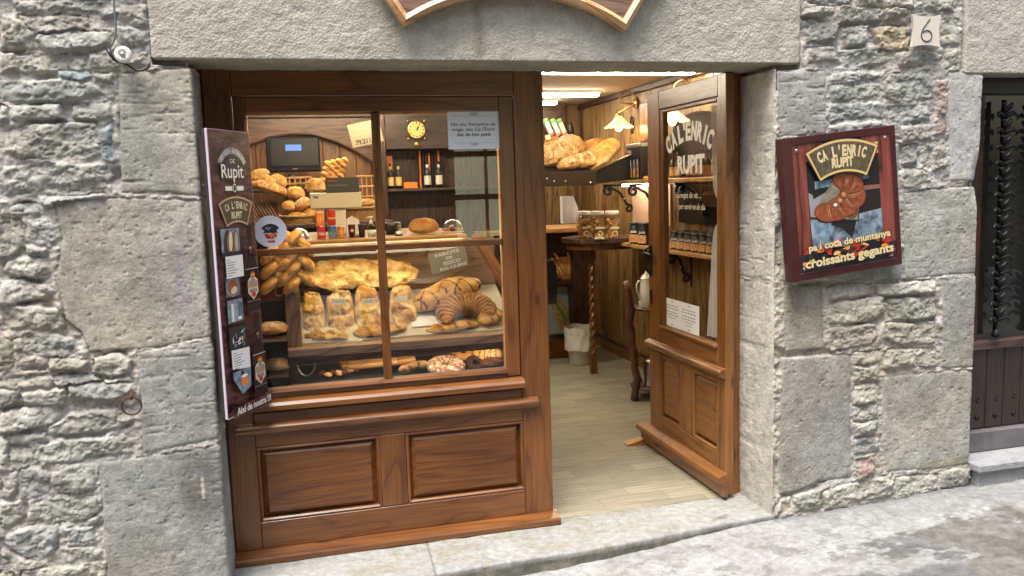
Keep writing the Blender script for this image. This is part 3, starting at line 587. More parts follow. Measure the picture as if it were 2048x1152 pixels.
mp2_ = n_.new('ShaderNodeMapping'); mp2_.inputs['Scale'].default_value = (5, 55, 1); l_.new(mp_.outputs[0], mp2_.inputs[0]); ns_ = n_.new('ShaderNodeTexNoise'); ns_.inputs['Scale'].default_value = 1; ns_.inputs['Detail'].default_value = 6; l_.new(mp2_.outputs[0], ns_.inputs[0])
ra_ = n_.new('ShaderNodeValToRGB'); ra_.color_ramp.elements[0].position = .3; ra_.color_ramp.elements[0].color = (.72, .7, .66, 1); ra_.color_ramp.elements[1].position = .7; ra_.color_ramp.elements[1].color = (1.15, 1.15, 1.15, 1); l_.new(ns_.outputs[0], ra_.inputs[0])
mx_ = n_.new('ShaderNodeMix'); mx_.data_type = 'RGBA'; mx_.blend_type = 'MULTIPLY'; mx_.inputs[0].default_value = 1; l_.new(br.outputs[0], mx_.inputs[6]); l_.new(ra_.outputs[0], mx_.inputs[7]); l_.new(mx_.outputs[2], b_.inputs['Base Color'])
b_.inputs['Roughness'].default_value = .42; bp_ = n_.new('ShaderNodeBump'); bp_.inputs['Strength'].default_value = .3; bp_.inputs['Distance'].default_value = .003; l_.new(ns_.outputs[0], bp_.inputs['Height']); l_.new(bp_.outputs[0], b_.inputs['Normal'])
m = MB(); m.box(-.5, XW+.05, .275, 4.75, -.12, .004, M['floor'], .002); struct(m.build('floor', loc=(0, 0, 0)))
m = MB(); m.box(-.5, XW+.05, .43, 4.75, CE, CE+.1, M['plaster'], .002); struct(m.build('ceiling', loc=(1.3, 2.5, CE)))
m = MB(); planks(m, XW, XW+.05, .44, 4.6, .11, CE, 'y', .145, M['panel_wood']); m.box(XW-.015, XW+.05, .44, 4.6, .004, .10, M['door_wood'], .004); m.box(XW-.025, XW, .44, 4.6, .10, .125, M['dark_wood'], .004)
m.box(XW-.03, XW, .44, 4.6, CE-.05, CE-.004, M['dark_wood'], .006)
o = m.build('right_wall', loc=(XW, 2.5, 0)); struct(o)
m = MB(); planks(m, -.5, XW, 4.55, 4.6, 0.005, CE, 'x', .15, M['panel_wood']); o = m.build('back_wall', loc=(1.3, 4.55, 0)); struct(o)
m = MB(); m.box(-.5, -.45, .43, 4.6, .005, CE, M['panel_wood'], gr='z'); o = m.build('left_wall', loc=(-.5, 2.5, 0)); struct(o)

# ---------------------------------------------------------------- shop window
RW = M['red_wood']; F0 = D
sw = thing('shop_window', 'red-brown varnished pine shop window with four panes above two raised panels', 'shop window', (.7, .3, 0))
m = MB()
m.box(.004, .112, F0, F0+.06, .045, 2.075, RW, .004, 'z'); m.box(1.283, 1.416, F0, F0+.075, .0, 2.075, RW, .006, 'z')
m.box(.112, 1.283, F0+.002, F0+.06, 1.945, 2.075, RW, .004, 'x'); m.box(.112, 1.283, F0+.002, F0+.06, .49, .640, RW, .004, 'x'); m.box(.112, 1.283, F0+.002, F0+.06, .045, .165, RW, .004, 'x')
m.box(.628, .745, F0+.002, F0+.06, .165, .49, RW, .004, 'z'); m.box(-.03, .012, F0+.02, F0+.06, .0, 2.08, RW, .002, 'z')
m.build('frame', sw)
m = MB()
m.box(.114, .160, F0+.010, F0+.05, .70, 1.9455, RW, .004, 'z'); m.box(1.218, 1.281, F0+.010, F0+.05, .70, 1.9455, RW, .004, 'z'); m.box(.160, 1.218, F0+.011, F0+.05, 1.880, 1.9455, RW, .004, 'x'); m.box(.160, 1.218, F0+.011, F0+.05, .695, .728, RW, .004, 'x')
m.prism([(F0+.004, .735), (F0+.022, .742), (F0+.022, .725), (F0-.002, .722)], .160, 1.218, M['red_wood'], 'yz')
for a, b in ((.160, .166), (1.212, 1.218)): m.box(a, b, F0+.026, F0+.05, .73, 1.88, M['light_wood'], .001, 'z')
m.box(.166, 1.212, F0+.026, F0+.05, 1.872, 1.88, M['light_wood'], .001, 'x')
sash = m.build('sash', sw)
m = MB(); m.prism([(F0-.028, .652), (F0-.028, .672), (F0-.018, .684), (F0+.012, .696), (F0+.03, .696), (F0+.03, .648)], .10, 1.290, RW, 'yz'); m.build('sill_board', sw)
m = MB(); m.box(.664, .700, F0+.006, F0+.042, .73, 1.882, RW, .005, 'z'); m.build('glazing_bar', sash)
m = MB(); m.box(.160, .664, F0+.012, F0+.038, 1.298, 1.326, RW, .005, 'x'); m.box(.700, 1.218, F0+.012, F0+.038, 1.298, 1.326, RW, .005, 'x'); m.build('glazing_bar', sash)
for x0, x1 in ((.160, .664), (.700, 1.218)):
    for z0, z1 in ((.728, 1.298), (1.326, 1.880)):
        m = MB(); m.add([(x0, F0+.024, z0), (x1, F0+.024, z0), (x1, F0+.024, z1), (x0, F0+.024, z1)], [[0, 1, 2, 3]], M['glass']); m.build('window_pane', sash)
def raised_panel(x0, x1, z0, z1, mtl, par, T=None, y=F0, fld=.036):
    m = MB(); 
    if T: m.X = T
    m.box(x0-.004, x1+.004, y+.026, y+.05, z0-.004, z1+.004, mtl, .001, 'x')
    # moulded edge and raised field
    a, c = (x0, z0, x1, z1), fld; lv = [(0, .004), (.008, .000), (.014, .006), (.016, .026)]
    for k in range(3):
        i0, d0 = lv[k]; i1, d1 = lv[k+1]
        q0 = [(a[0]+i0, a[1]+i0), (a[2]-i0, a[1]+i0), (a[2]-i0, a[3]-i0), (a[0]+i0, a[3]-i0)]; q1 = [(a[0]+i1, a[1]+i1), (a[2]-i1, a[1]+i1), (a[2]-i1, a[3]-i1), (a[0]+i1, a[3]-i1)]
        for e in range(4):
            f = (e+1) % 4; vs = [(q0[e][0], y+d0, q0[e][1]), (q0[f][0], y+d0, q0[f][1]), (q1[f][0], y+d1, q1[f][1]), (q1[e][0], y+d1, q1[e][1])]
            g = [(p[0], p[2], p[1]) if e % 2 == 0 else (p[2], p[0], p[1]) for p in vs]; m.add(vs, [[0, 1, 2, 3]], mtl, g)
    lv = [(.017, .0255), (c, .012), (c+.003, .006)]
    for k in range(2):
        i0, d0 = lv[k]; i1, d1 = lv[k+1]
        q0 = [(a[0]+i0, a[1]+i0), (a[2]-i0, a[1]+i0), (a[2]-i0, a[3]-i0), (a[0]+i0, a[3]-i0)]; q1 = [(a[0]+i1, a[1]+i1), (a[2]-i1, a[1]+i1), (a[2]-i1, a[3]-i1), (a[0]+i1, a[3]-i1)]
        for e in range(4):
            f = (e+1) % 4; vs = [(q0[e][0], y+d0, q0[e][1]), (q0[f][0], y+d0, q0[f][1]), (q1[f][0], y+d1, q1[f][1]), (q1[e][0], y+d1, q1[e][1])]
            m.add(vs, [[0, 1, 2, 3]], mtl, [(p[0]+3, p[2]+7, p[1]) for p in vs])
    i1 = c+.003; vs = [(x0+i1, y+.006, z0+i1), (x1-i1, y+.006, z0+i1), (x1-i1, y+.006, z1-i1), (x0+i1, y+.006, z1-i1)]; ro = random.uniform(-5, 5)
    m.add(vs, [[0, 1, 2, 3]], mtl, [(p[0]+ro, p[2]*1.4+ro, p[1]) for p in vs])
    return m.build('raised_panel', par)
raised_panel(.112, .628, .165, .490, RW, sw); raised_panel(.745, 1.283, .165, .490, RW, sw)
m = MB(); n = 14
def halfround(y0, zc, r, x0, x1, mtl, m, fl=1.25):
    p = [(y0, zc-r*1.15)]+[(y0-r*fl*math.sin(math.pi*i/n), zc-r*math.cos(math.pi*i/n)) for i in range(1, n)]+[(y0, zc+r*1.15)]; m.prism(p, x0, x1, mtl, 'yz')
halfround(F0, .572, .0235, .035, 1.352, RW, m); m.build('rail_moulding', sw)
m = MB(); m.prism([(F0+.02, .050), (F0-.055, .032), (F0-.060, .024), (F0-.060, .004), (F0+.02, .004)], .002, 1.432, RW, 'yz'); m.build('base_board', sw)
m = MB(); m.box(1.0, 1.0, 0, 0, 0, 0, M['steel']) if False else None

# papers and stickers on the window glass (outside face towards -Y: U = +X, V = +Z)
def panel_art(p0, p1, y, lift=.0003): return Art((p0[0], y, p0[1]), (1, 0, 0), (0, 0, 1), lift)
GY = F0+.0235
a, b = at(894, 222, 'Y', GY), at(1000, 297, 'Y', GY); w_, h_ = b.x-a.x-.002, a.z-b.z
ar = Art((a.x, GY-.0006, b.z), (1, 0, 0), (0, 0, 1), .0003); ar.rect(0, w_, 0, h_, M['paper'])
for i, t in enumerate(('No sóc franquícia de', "ningú, sóc Ca l'Enric", 'des de ben petit')): ar.text(t, w_*.5, h_*(.655-.135*i), h_*.088, M['ink'], bold=.012, w=w_*(.86, .84, .66)[i])
for v in (.16, .86): ar.rect(w_*.1, w_*.9, h_*v, h_*(v+.006), M['grey_ink'])
for v in (.12, .91):
    for k in (-1, 0, 1): ar.ell(w_*(.5+.05*k), h_*v, w_*.028, h_*.03, mat('pink_flourish', (.5, .3, .33)) if k == -1 and v < .2 else M['grey_ink'], k*.6); ar.ell(w_*(.5+.05*k), h_*v, w_*.018, h_*.018, M['paper'], k*.6)
ar.mb.box  # keep
one(ar.mb, 'paper_notice', 'white paper notice of three text lines taped in the top right window pane', 'notice', (a.x+w_/2, GY, b.z))
c = at(541, 463, 'Y', GY); r = .0655
ar = Art((c.x, GY-.0006, c.z), (1, 0, 0), (0, 0, 1), .0003); ar.ell(0, 0, r, r, M['paper'], n=40); ar.ell(0, 0, r*.97, r*.97, mat('lilac_paper', (.62, .60, .70), .6), n=40)
ar.sector(0, -.012, .028, .044, R(35), R(145), M['ink']); ar.ell(-.012, .006, .012, .014, M['grey_ink']); ar.ell(.012, .004, .014, .011, M['ink'], .5); ar.poly([(-.028, -.004), (-.02, .016), (-.008, .002), (.004, .018), (.012, .004), (.028, .014), (.024, -.006)], M['ink']); ar.poly([(-.024, -.006), (-.01, -.012), (.02, -.008), (.026, -.02), (.008, -.03), (-.018, -.028)], M['red']); ar.poly([(-.006, -.014), (.014, -.012), (.018, -.026), (-.002, -.024)], M['orange'])
ar.rect(-.014, .016, -.044, -.037, M['red']); ar.text('FORN', 0, .0245, .009, M['gold'], bold=.02) if False else None
for k in range(10): t = k/10*6.28; ar.ell(.026*math.cos(t), -.005+.018*math.sin(t), .005, .0015, M['ink'], t)
one(ar.mb, 'round_sticker', 'round white sticker with a black and red emblem on the window glass', 'sticker', (c.x, GY, c.z-r))

# ---------------------------------------------------------------- shop door, standing open
DW = M['door_wood']; XD = 2.29
sdoor = thing('shop_door', 'honey-coloured pine and glass shop door standing wide open', 'door', (XD, .7, .01))
m = MB(); m.box(2.322, 2.376, F0+.01, F0+.085, 0.004, 2.075, DW, .004, 'z'); m.box(2.376, 2.42, F0+.02, F0+.075, .004, 2.075, DW, .004, 'z'); m.build('door_frame', sdoor)
Y0, Y1 = .245, 1.135; t_ = .045
def leaf(y0, y1, z0, z1, name, gr, par=sdoor, x0=XD, x1=XD+t_, mtl=None): m = MB(); m.box(x0, x1, y0, y1, z0, z1, mtl or DW, .004, gr); return m.build(name, par)
leaf(Y0, .325, .02, 2.045, 'stile', 'z'); leaf(.985, Y1, .02, 2.045, 'stile', 'z')
leaf(.325, .985, 1.945, 2.045, 'top_rail', 'y', x0=XD+.001); leaf(.325, .985, .575, .735, 'lock_rail', 'y', x0=XD+.001); leaf(.325, .985, .02, .215, 'bottom_rail', 'y', x0=XD+.001); leaf(.597, .745, .215, .575, 'middle_stile', 'z', x0=XD+.001)
m = MB(); m.box(XD+.006, XD+.04, .325, .345, .735, 1.945, DW, .004, 'z'); m.box(XD+.006, XD+.04, .945, .985, .735, 1.945, RW, .004, 'z'); m.box(XD+.006, XD+.04, .345, .945, 1.925, 1.945, DW, .004, 'y'); m.box(XD-.012, XD+.04, .33, .99, .735, .752, DW, .004, 'y'); m.build('glazing_bead', sdoor)
T = Matrix.Translation((XD, 0, 0)) @ Matrix(((0, 1, 0, -F0), (-1, 0, 0, 0), (0, 0, 1, 0), (0, 0, 0, 1)))   # x -> -Y, y(depth) -> +X
for y0, y1 in ((.325, .597), (.745, .985)):
    raised_panel(-y1, -y0, .215, .575, DW, sdoor, T, fld=.032)
m = MB(); m.X = T; halfround(F0, .625, .0225, -1.14, -.25, DW, m, 1.5); m.build('rail_moulding', sdoor)
m = MB(); m.X = T; m.prism([(F0, .135), (F0-.05, .118), (F0-.056, .105), (F0-.056, .095), (F0-.025, .085), (F0-.025, .02), (F0, .02)], -1.22, -.225, DW, 'yz'); m.build('weather_board', sdoor)
m = MB(); m.add([(XD+.022, .345, .75), (XD+.022, .945, .75), (XD+.022, .945, 1.925), (XD+.022, .345, 1.925)], [[0, 1, 2, 3]], M['glass']); dpane = m.build('glass_pane', sdoor)
# lever handle and keyhole plate on the leading stile
m = MB(); m.box(XD-.008, XD-.001, 1.085, 1.115, 1.02, 1.20, M['iron'], .003, 'z'); m.tube([(XD-.005, 1.10, 1.15), (XD-.05, 1.10, 1.15), (XD-.055, 1.06, 1.155), (XD-.05, 1.0, 1.15), (XD-.05, .985, 1.14)], .008, M['iron']); m.tube([(XD-.004, 1.1, 1.19), (XD-.035, 1.1, 1.17), (XD-.035, 1.1, 1.06), (XD-.004, 1.1, 1.03)], .007, M['iron']); m.build('handle', sdoor, True)
m = MB(); m.box(XD-.005, XD-.001, 1.085, 1.11, .86, .94, M['iron'], .002, 'z'); m.build('keyhole_plate', sdoor)
# curtain drawn to the hinge side, tied at mid height
m = MB(); vs = []; fs = []; nu, nv = 40, 60; Mcur = mat('sheer_cream_curtain', (.75, .72, .62), .9)
Mcur.node_tree.nodes['Principled BSDF'].inputs['Alpha'].default_value = .62
for j in range(nv+1):
    z = .765+(1.915-.765)*j/nv; tie = math.exp(-((z-1.40)/.07)**2); wd = .135-.07*tie+.05*max(0, (1.35-z)/.6)
    for i in range(nu+1):
        u = i/nu; vs.append((XD+.058+.013*math.sin(u*24+.6*math.sin(z*5))*(1-.5*tie)+.006*math.sin(u*9+z*4), .332+wd*u, z))
for j in range(nv):
    for i in range(nu): q = j*(nu+1)+i; fs.append([q, q+1, q+nu+2, q+nu+1])
m.add(vs, fs, Mcur); m.box(XD+.035, XD+.08, .33, .395, 1.385, 1.405, M['card'], .004, 'y'); m.build('curtain', sdoor, True)
# lettering on the door glass: reading direction is -Y
GX = XD+.0212; Mlet = mat('white_vinyl_lettering', (.92, .92, .90), .5); Mcream = mat('cream_vinyl_lettering', (.70, .66, .52), .6)
ctr = at(1381, 328, 'X', GX); ar = Art((GX, ctr.y, ctr.z), (0, -1, 0), (0, 0, 1), -.0002)
ar.N = Vector((-1, 0, 0)); ar.z = .0002; ar.l = .0001
k = (at(1353, 328, 'X', GX).y-at(1407, 328, 'X', GX).y)
ar.text('RUPIT', 0, 0, .085, Mlet, bold=.05, w=k)
yl, yr = at(1334, 300, 'X', GX).y-ctr.y, at(1428, 300, 'X', GX).y-ctr.y; cm = -(yl+yr)/2; span = (yl-yr)
for i, ch in enumerate("CA L'ENRIC"):
    if ch == ' ': continue
    u = -yl+span*((0.04, .16, .2, .31, .40, .48, .605, .725, .83, .93)[i]); s_ = (u+(yl+yr)/2)/span*2
    ar.text(ch, u, .098+.072*(1-s_*s_), .088, Mlet, rot=-s_*.62, bold=.05, w=(.022 if ch in "'I" else .058), nolayer=True)
ar.text('fornejat de nit ...', -(at(1377, 388, 'X', GX).y-ctr.y), at(1377, 390, 'X', GX).z-ctr.z, .030, Mcream, w=.28, slant=.18, bold=.01)
ar.text('per servir-te de dia', -(at(1383, 413, 'X', GX).y-ctr.y), at(1383, 413, 'X', GX).z-ctr.z, .030, Mcream, w=.29, slant=.18, bold=.01)
ar.mb.build('lettering', dpane)
# notice on the lower part of the door glass
a = at(1326, 599, 'X', GX); b = at(1399, 684, 'X', GX); w_ = a.y-b.y; h_ = .155
ar = Art((GX-.001, a.y, .757), (0, -1, 0), (0, 0, 1), .0003); ar.N = Vector((-1, 0, 0)); ar.rect(0, w_, 0, h_, M['paper'])
for i, t in enumerate(('Disculpeu les molesties', 'recordeu de mantenir', 'la distancia i portar', 'la mascareta')):
    pass
for cx, rows_ in ((.27, 5), (.74, 6)):
    for i in range(rows_):
        wd = (.36, .40, .34, .38, .22, .16)[i]*w_; hh = h_*(.74-.10*i-(.03 if i > 1 else 0)); n_w = 5
        for k in range(n_w): ar.rect(cx*w_-wd/2+wd*k/n_w, cx*w_-wd/2+wd*(k+.78)/n_w, hh, hh+h_*.035, M['grey_ink']); ar.z -= ar.l
    for v in (.9, .08): ar.ell(cx*w_, h_*v, w_*.03, h_*.035, mat('pale_mauve_ink', (.5, .42, .48)))
one(ar.mb, 'paper_notice', 'white printed notice in two columns at the foot of the door glass', 'notice', (GX, (a.y+b.y)/2, .757))
m = MB(); m.X = Matrix.Translation((0, 0, 0)); m.prism([(2.155, .006), (2.155, .012), (2.30, .045), (2.30, .006)], 1.165, 1.225, M['light_wood'], 'xz'); one(m, 'door_wedge', 'small wooden wedge holding the open shop door', 'door wedge', (2.25, 1.19, .004))

# ---------------------------------------------------------------- ceiling lights, wall lamps
def tube_light(x0, x1, y, label):
    t = thing('ceiling_light', label, 'ceiling light', ((x0+x1)/2, y, CE), 'long bright tube lights across the ceiling')
    m = MB(); m.box(x0, x1, y-.05, y+.05, CE-.02, CE-.002, M['white'], .004, 'x'); m.build('fitting', t)
    m = MB(); m.box(x0+.01, x1-.01, y-.035, y+.035, CE-.045, CE-.022, M['tube'], .008, 'x'); m.build('tube', t)
tube_light(.1, 1.35, 2.19, 'long ceiling tube light above the counter behind the shop window') if False else None
tube_light(1.75, 3.05, 2.05, 'longest ceiling tube light, nearest the doorway'); tube_light(.2, 1.5, 2.05, 'ceiling tube light over the counter, hidden behind the window head')
tube_light(1.95, 2.86, 3.40, 'second ceiling tube light from the doorway'); tube_light(1.9, 2.70, 4.05, 'farthest and shortest ceiling tube light'); tube_light(.0, 1.2, 3.0, 'ceiling tube light over the bread shelves behind the window')
lt = thing('display_lamp', 'warm strip lamp behind the head of the shop window', 'lamp', (.69, .47, 1.99))
m = MB(); m.box(.18, 1.20, .44, .50, 1.995, 2.02, M['white'], .004, 'x'); m.build('fitting', lt)
m = MB(); m.box(.20, 1.18, .45, .49, 1.975, 1.993, lamp_mat('warm_strip', (1, .76, .42), 26), .005, 'x'); m.build('tube', lt)
lt = thing('display_lamp', 'warm strip lamp under the counter top inside the bread display', 'lamp', (.75, .84, 1.27))
m = MB(); m.box(.40, 1.15, .84, .87, 1.262, 1.28, lamp_mat('display_strip', (1, .80, .50), 6), .005, 'x'); m.build('tube', lt)
lt = thing('display_lamp', 'small added strip lamp hidden under the front ledge to brighten the pastry shelf', 'lamp', (.8, .64, .79))  # lamp added to brighten the pastries, kept out of view by the ledge
m = MB(); m.box(.40, 1.30, .556, .572, .797, .808, lamp_mat('added_shelf_light', (1, .84, .6), 7), .003, 'x'); m.build('tube', lt)
def wall_lamp(px, py, label):
    q = at(px, py, 'X', XW-.16); t = thing('wall_lamp', label, 'wall lamp', (XW, q.y, q.z), 'brass wall lamps with frilled glass shades')
    m = MB(); m.lathe([(0, 0), (.045, 0), (.04, .01), (.012, .018), (0, .018)], M['brass'], (XW-.019, q.y, q.z+.20), axis='x'); m.X = Matrix()
    m.tube([(XW-.015, q.y, q.z+.19)]+[(XW-.08-.08*math.cos(k), q.y, q.z+.20+.09*math.sin(k)) for k in [i*math.pi/8 for i in range(8, -1, -1)]][::-1]+[(XW-.16, q.y, q.z+.12)], .006, M['brass']); m.lathe([(0, .03), (.02, .03), (.026, 0), (.0, 0)], M['brass'], (XW-.16, q.y, q.z+.085)); m.build('arm', t, True)
    m = MB(); vs = []; fs = []; n = 48
    for j in range(9):
        for i in range(n): a = 6.2832*i/n; rr = .03+.075*(j/8)**1.3; rr += .018*(j/8)**2*math.sin(a*8); vs.append((XW-.16+rr*math.cos(a), q.y+rr*math.sin(a), q.z+.09-.085*(j/8)+.008*(j/8)*math.cos(a*8)))
    for j in range(8):
        for i in range(n): fs.append([j*n+i, j*n+(i+1) % n, (j+1)*n+(i+1) % n, (j+1)*n+i])
    m.add(vs, fs, M['shade']); shd = m.build('shade', t, True)
    m = MB(); m.lathe([(0, -.035), (.018, -.03), (.028, -.01), (.026, .012), (.012, .035), (.01, .06), (0, .06)], M['bulb'], (XW-.16, q.y, q.z+.01)); m.build('bulb', shd, True)
M['shade'] = mat('frosted_glass_shade', (.85, .60, .28), .4, emit=(1, .52, .14), estr=.75)
wall_lamp(1238, 256, 'lit brass wall lamp with frilled glass shade in the door gap')
wall_lamp(1345, 244, 'lit brass wall lamp seen through the top of the door glass')
# ---------------------------------------------------------------- baked goods
GOLD = Vector((.66, .34, .085)); BROWN = Vector((.32, .12, .028)); PALE = Vector((.66, .45, .21)); DARKB = Vector((.13, .045, .014)); CHOC = Vector((.035, .013, .007))
def mixv(a, b, t): t = max(0, min(1, t)); return a*(1-t)+b*t
def bread(name, label, cat, c, dims, rot=(0, 0, 0), style='gold', seed=0, group=None, lump=.06, fl=2.0, flat=1.0, curve=0, parent=None):
    """a loaf grown from a super-ellipsoid: c = centre of its underside"""
    nu, nv = (110, 40) if style in ('choc', 'coca', 'seed') else (48, 28); rx, ry, rz = dims[0]/2, dims[1]/2, dims[2]; vs = []; fs = []; ts = []; so = Vector((seed*3.1, seed*1.7, seed*.9)); Rm = Euler(rot).to_matrix()
    for j in range(nv+1):
        ph = -math.pi/2+math.pi*j/nv
        for i in range(nu):
            th = 2*math.pi*i/nu; e = 2/fl
            cx = math.copysign(abs(math.cos(th))**e, math.cos(th))*max(0, math.cos(ph))**.85; cy = math.copysign(abs(math.sin(th))**e, math.sin(th))*max(0, math.cos(ph))**.85; cz = math.sin(ph)
            p = Vector((cx, cy, cz)); q = Vector((cx*rx, cy*ry, cz*rz*.5))
            nz = mn.fractal(Vector((q.x, q.y, q.z*1.4))*16/max(dims[0], .12)*.25+so, 1, 2, 4); nz2 = mn.fractal(q*60+so, 1, 2, 3); k = 1+lump*nz*1.6
            q = Vector((q.x*k, q.y*k, q.z*k)); z = (q.z if q.z > 0 else q.z*.55)+rz*.3
            top = max(0, cz); t = None; x_, y_ = cx, cy
            if style == 'gold': t = mixv(mixv(GOLD, BROWN, .5+.9*nz+.25*nz2), PALE, max(0, .55-top*1.2)+(.3 if cz < 0 else 0))
            elif style == 'roll': t = mixv(mixv(Vector((.80, .42, .10)), Vector((.52, .20, .035)), .35+.9*nz), PALE, .5-top)
            elif style == 'flour':
                s_ = abs(math.sin(x_*5+y_*1.5)); t = mixv(mixv(GOLD, BROWN, .3+.9*nz), Vector((.72, .58, .40)), (.9 if nz2+nz > .0 else .25)*top)
                if s_ < .16 and top > .3: z -= rz*.05; t = Vector((.60, .38, .17))
            elif style == 'seed':
                t = mixv(mixv(GOLD, BROWN, .4+.8*nz), Vector((.62, .50, .33)), .5 if nz2 > .05 else .0)
                g = math.sin(x_*9+y_*2.5+nz)
                if g > .75 and top > .15: z += rz*.035; t = Vector((.66, .48, .26))
                if mn.noise(q*260+so) > .30: t = t*.3
            elif style == 'choc':
                t = mixv(mixv(PALE, GOLD, .5+.9*nz), BROWN, max(0, nz)*.7); g = math.sin((x_*8.2+y_*1.9+.5*math.sin(y_*3))*2.3); g2 = math.sin(x_*11.3-y_*5.0+1.3)
                if (g > .93 or g2 > .975) and cz > -.15: t = CHOC; z += .0015
                z += rz*.03*math.sin(x_*7+.4)
            elif style == 'coca':
                n3 = mn.fractal(q*22+so, 1, 2, 3); n4 = mn.noise(q*30+so*2); z += rz*.45*n3; t = mixv(mixv(Vector((.80, .60, .25)), Vector((.58, .29, .07)), .35+2.2*n3), Vector((.33, .12, .03)), max(0, n4*3.2-.9)); t = mixv(t, PALE, .25 if mn.noise(q*35+so) > .1 else 0)
                z -= rz*.32*(1 if abs(math.sin(x_*7)) < .18 and abs(y_) < .6 else 0)
            elif style == 'filled': t = mixv(mixv(PALE, GOLD, .5+nz), DARKB, (.8 if abs(math.sin(x_*6+y_)) < .3 and top > .2 else 0)); z += rz*.06*math.cos(x_*12+y_*2)
            elif style == 'dark': t = mixv(DARKB, CHOC*1.3, .5+nz2*1.5)
            if curve: y = q.y+curve*(q.x/rx)**2*ry
            else: y = q.y
            vs.append(Vector((q.x, y, z*flat))); ts.append(tuple(t))
    for j in range(nv):
        for i in range(nu): fs.append([j*nu+i, j*nu+(i+1) % nu, (j+1)*nu+(i+1) % nu, (j+1)*nu+i])
    m = MB(); m.add([Rm @ v+Vector(c) for v in vs], fs, M['bread'], None, ts); o = m.build(name, parent, True, c if parent is None else None)
    if parent is None: tag(o, label, cat, group)
    return o
def croissant(name, label, c, R0, r0, rot, seed=0, group=None, span=3.6, ridges=11, zs_=.8, dark=0):
    m = MB(); vs = []; fs = []; ts = []; n, k = 120, 22; Rm = Euler(rot).to_matrix(); so = Vector((seed, seed*2, 0))
    for i in range(n+1):
        t = i/n; a = -span/2+span*t; env = math.sin(math.pi*min(1, max(0, .02+t*.96)))**.55; 
        for j in range(k):
            b = 2*math.pi*j/k; ph = (t-.5)*ridges*2+.35*math.sin(b+1); sg = ph-math.floor(ph); rr = r0*env*(.86+.20*(sg if t > .5 else 1-sg))
            p = Vector(((R0+rr*math.cos(b))*math.sin(a), -(R0+rr*math.cos(b))*math.cos(a)+R0, rr*math.sin(b)*zs_+r0*.6)); nz = mn.fractal(p*22+so, 1, 2, 4); p += Vector((math.sin(a)*math.cos(b), -math.cos(a)*math.cos(b), math.sin(b)))*nz*r0*.09
            edge = sg if t > .5 else 1-sg; tt = mixv(mixv(Vector((.52, .27, .095)), Vector((.24, .095, .03)), .15+edge*.9+nz*.7), Vector((.70, .50, .27)), .75 if edge < .16 else max(0, .2-math.sin(b))*.4)
            vs.append(Rm @ p+Vector(c)); ts.append(tuple(tt*(1-dark*.6)))
    for i in range(n):
        for j in range(k): fs.append([i*k+j, i*k+(j+1) % k, (i+1)*k+(j+1) % k, (i+1)*k+j])
    fs.append(list(range(k))[::-1]); fs.append([n*k+j for j in range(k)]); m.add(vs, fs, M['bread'], None, ts); return tag(m.build(name, None, True, c), label, 'croissant' if 'croissant' in name else 'pastry', group)
def ring(name, label, c, R0, r0, rot, style, group=None):
    m = MB(); vs = []; fs = []; ts = []; n, k = 56, 20; Rm = Euler(rot).to_matrix()
    for i in range(n):
        a = 6.2832*i/n
        for j in range(k):
            b = 6.2832*j/k; p = Vector(((R0+r0*math.cos(b))*math.cos(a), (R0+r0*math.cos(b))*math.sin(a), r0*.8*math.sin(b)+r0*.7)); nz = mn.fractal(p*30, 1, 2, 3); p += p.normalized()*nz*.003
            t = mixv(GOLD, BROWN, .35+nz)
            if style == 'nut' and math.sin(b) > -.25: t = Vector((.33, .15, .075)); s_ = mn.noise(p*330); t = Vector((.68, .55, .40)) if s_ > .15 else (Vector((.16, .06, .03)) if s_ < -.3 else t)
            if style == 'dark' and math.sin(b) > -.25: t = CHOC*1.2
            vs.append(Rm @ p+Vector(c)); ts.append(tuple(t))
    for i in range(n):
        for j in range(k): fs.append([i*k+j, i*k+(j+1) % k, ((i+1) % n)*k+(j+1) % k, ((i+1) % n)*k+j][::-1])
    m.add(vs, fs, M['bread'], None, ts); return tag(m.build(name, None, True, c), label, 'doughnut', group)
def rotm(c, rot): return Matrix.Translation(Vector(c)) @ Euler(rot).to_matrix().to_4x4()

# the display counter: slanted front, bread tray above, pastry shelf below
CX0, CX1 = .312, 1.36
dc = thing('display_counter', 'wooden bakery display counter with slanted front behind the window', 'counter', (.8, .9, .005))
m = MB(); m.box(.30, 1.17, .84, 1.75, 1.298, 1.322, M['counter_wood'], .005, 'x'); m.build('counter_top', dc)
m = MB(); m.box(.30, 1.215, .86, .90, 1.262, 1.296, mat('beige_fascia', (.26, .23, .18), .5), .003, 'x'); m.build('fascia', dc)
m = MB(); m.box(.262, 1.36, .535, .62, .815, .853, M['ledge_wood'], .004, 'x'); m.box(.262, 1.36, .62, .66, .805, .850, M['ledge_wood'], .004, 'x'); m.box(.262, 1.36, .537, .546, .780, .814, M['dark_wood'], .002, 'x'); m.build('front_ledge', dc)
m = MB(); m.box(.262, .330, .60, .64, .853, 1.13, M['ledge_wood'], .004, 'z'); m.build('corner_post', dc)
m = MB(); a = Vector((1.215, .86, 1.31)); b = Vector((1.345, .63, 1.02)); m.tube([a, b], .030, M['door_wood'], 4); m.tube([b, (1.36, .60, .85)], .030, M['door_wood'], 4); m.build('side_beam', dc)
m = MB(); m.add([(.33, .635, .86), (1.33, .635, .86), (1.20, .865, 1.262), (.33, .865, 1.262)], [[0, 1, 2, 3]], M['thin_glass']); m.build('slanted_glass', dc)
TR = [(.655, .865), (1.06, 1.235)]      # tray slope: y, z front and back
m = MB(); m.prism([(.66, .855), (1.06, 1.03), (1.06, 1.015), (.66, .84)], .30, 1.36, mat('cream_tray', (.62, .56, .42), .5), 'yz'); m.box(.30, 1.36, 1.06, 1.09, .0, 1.29, M['ledge_wood'], .003, 'x'); m.build('bread_tray', dc)
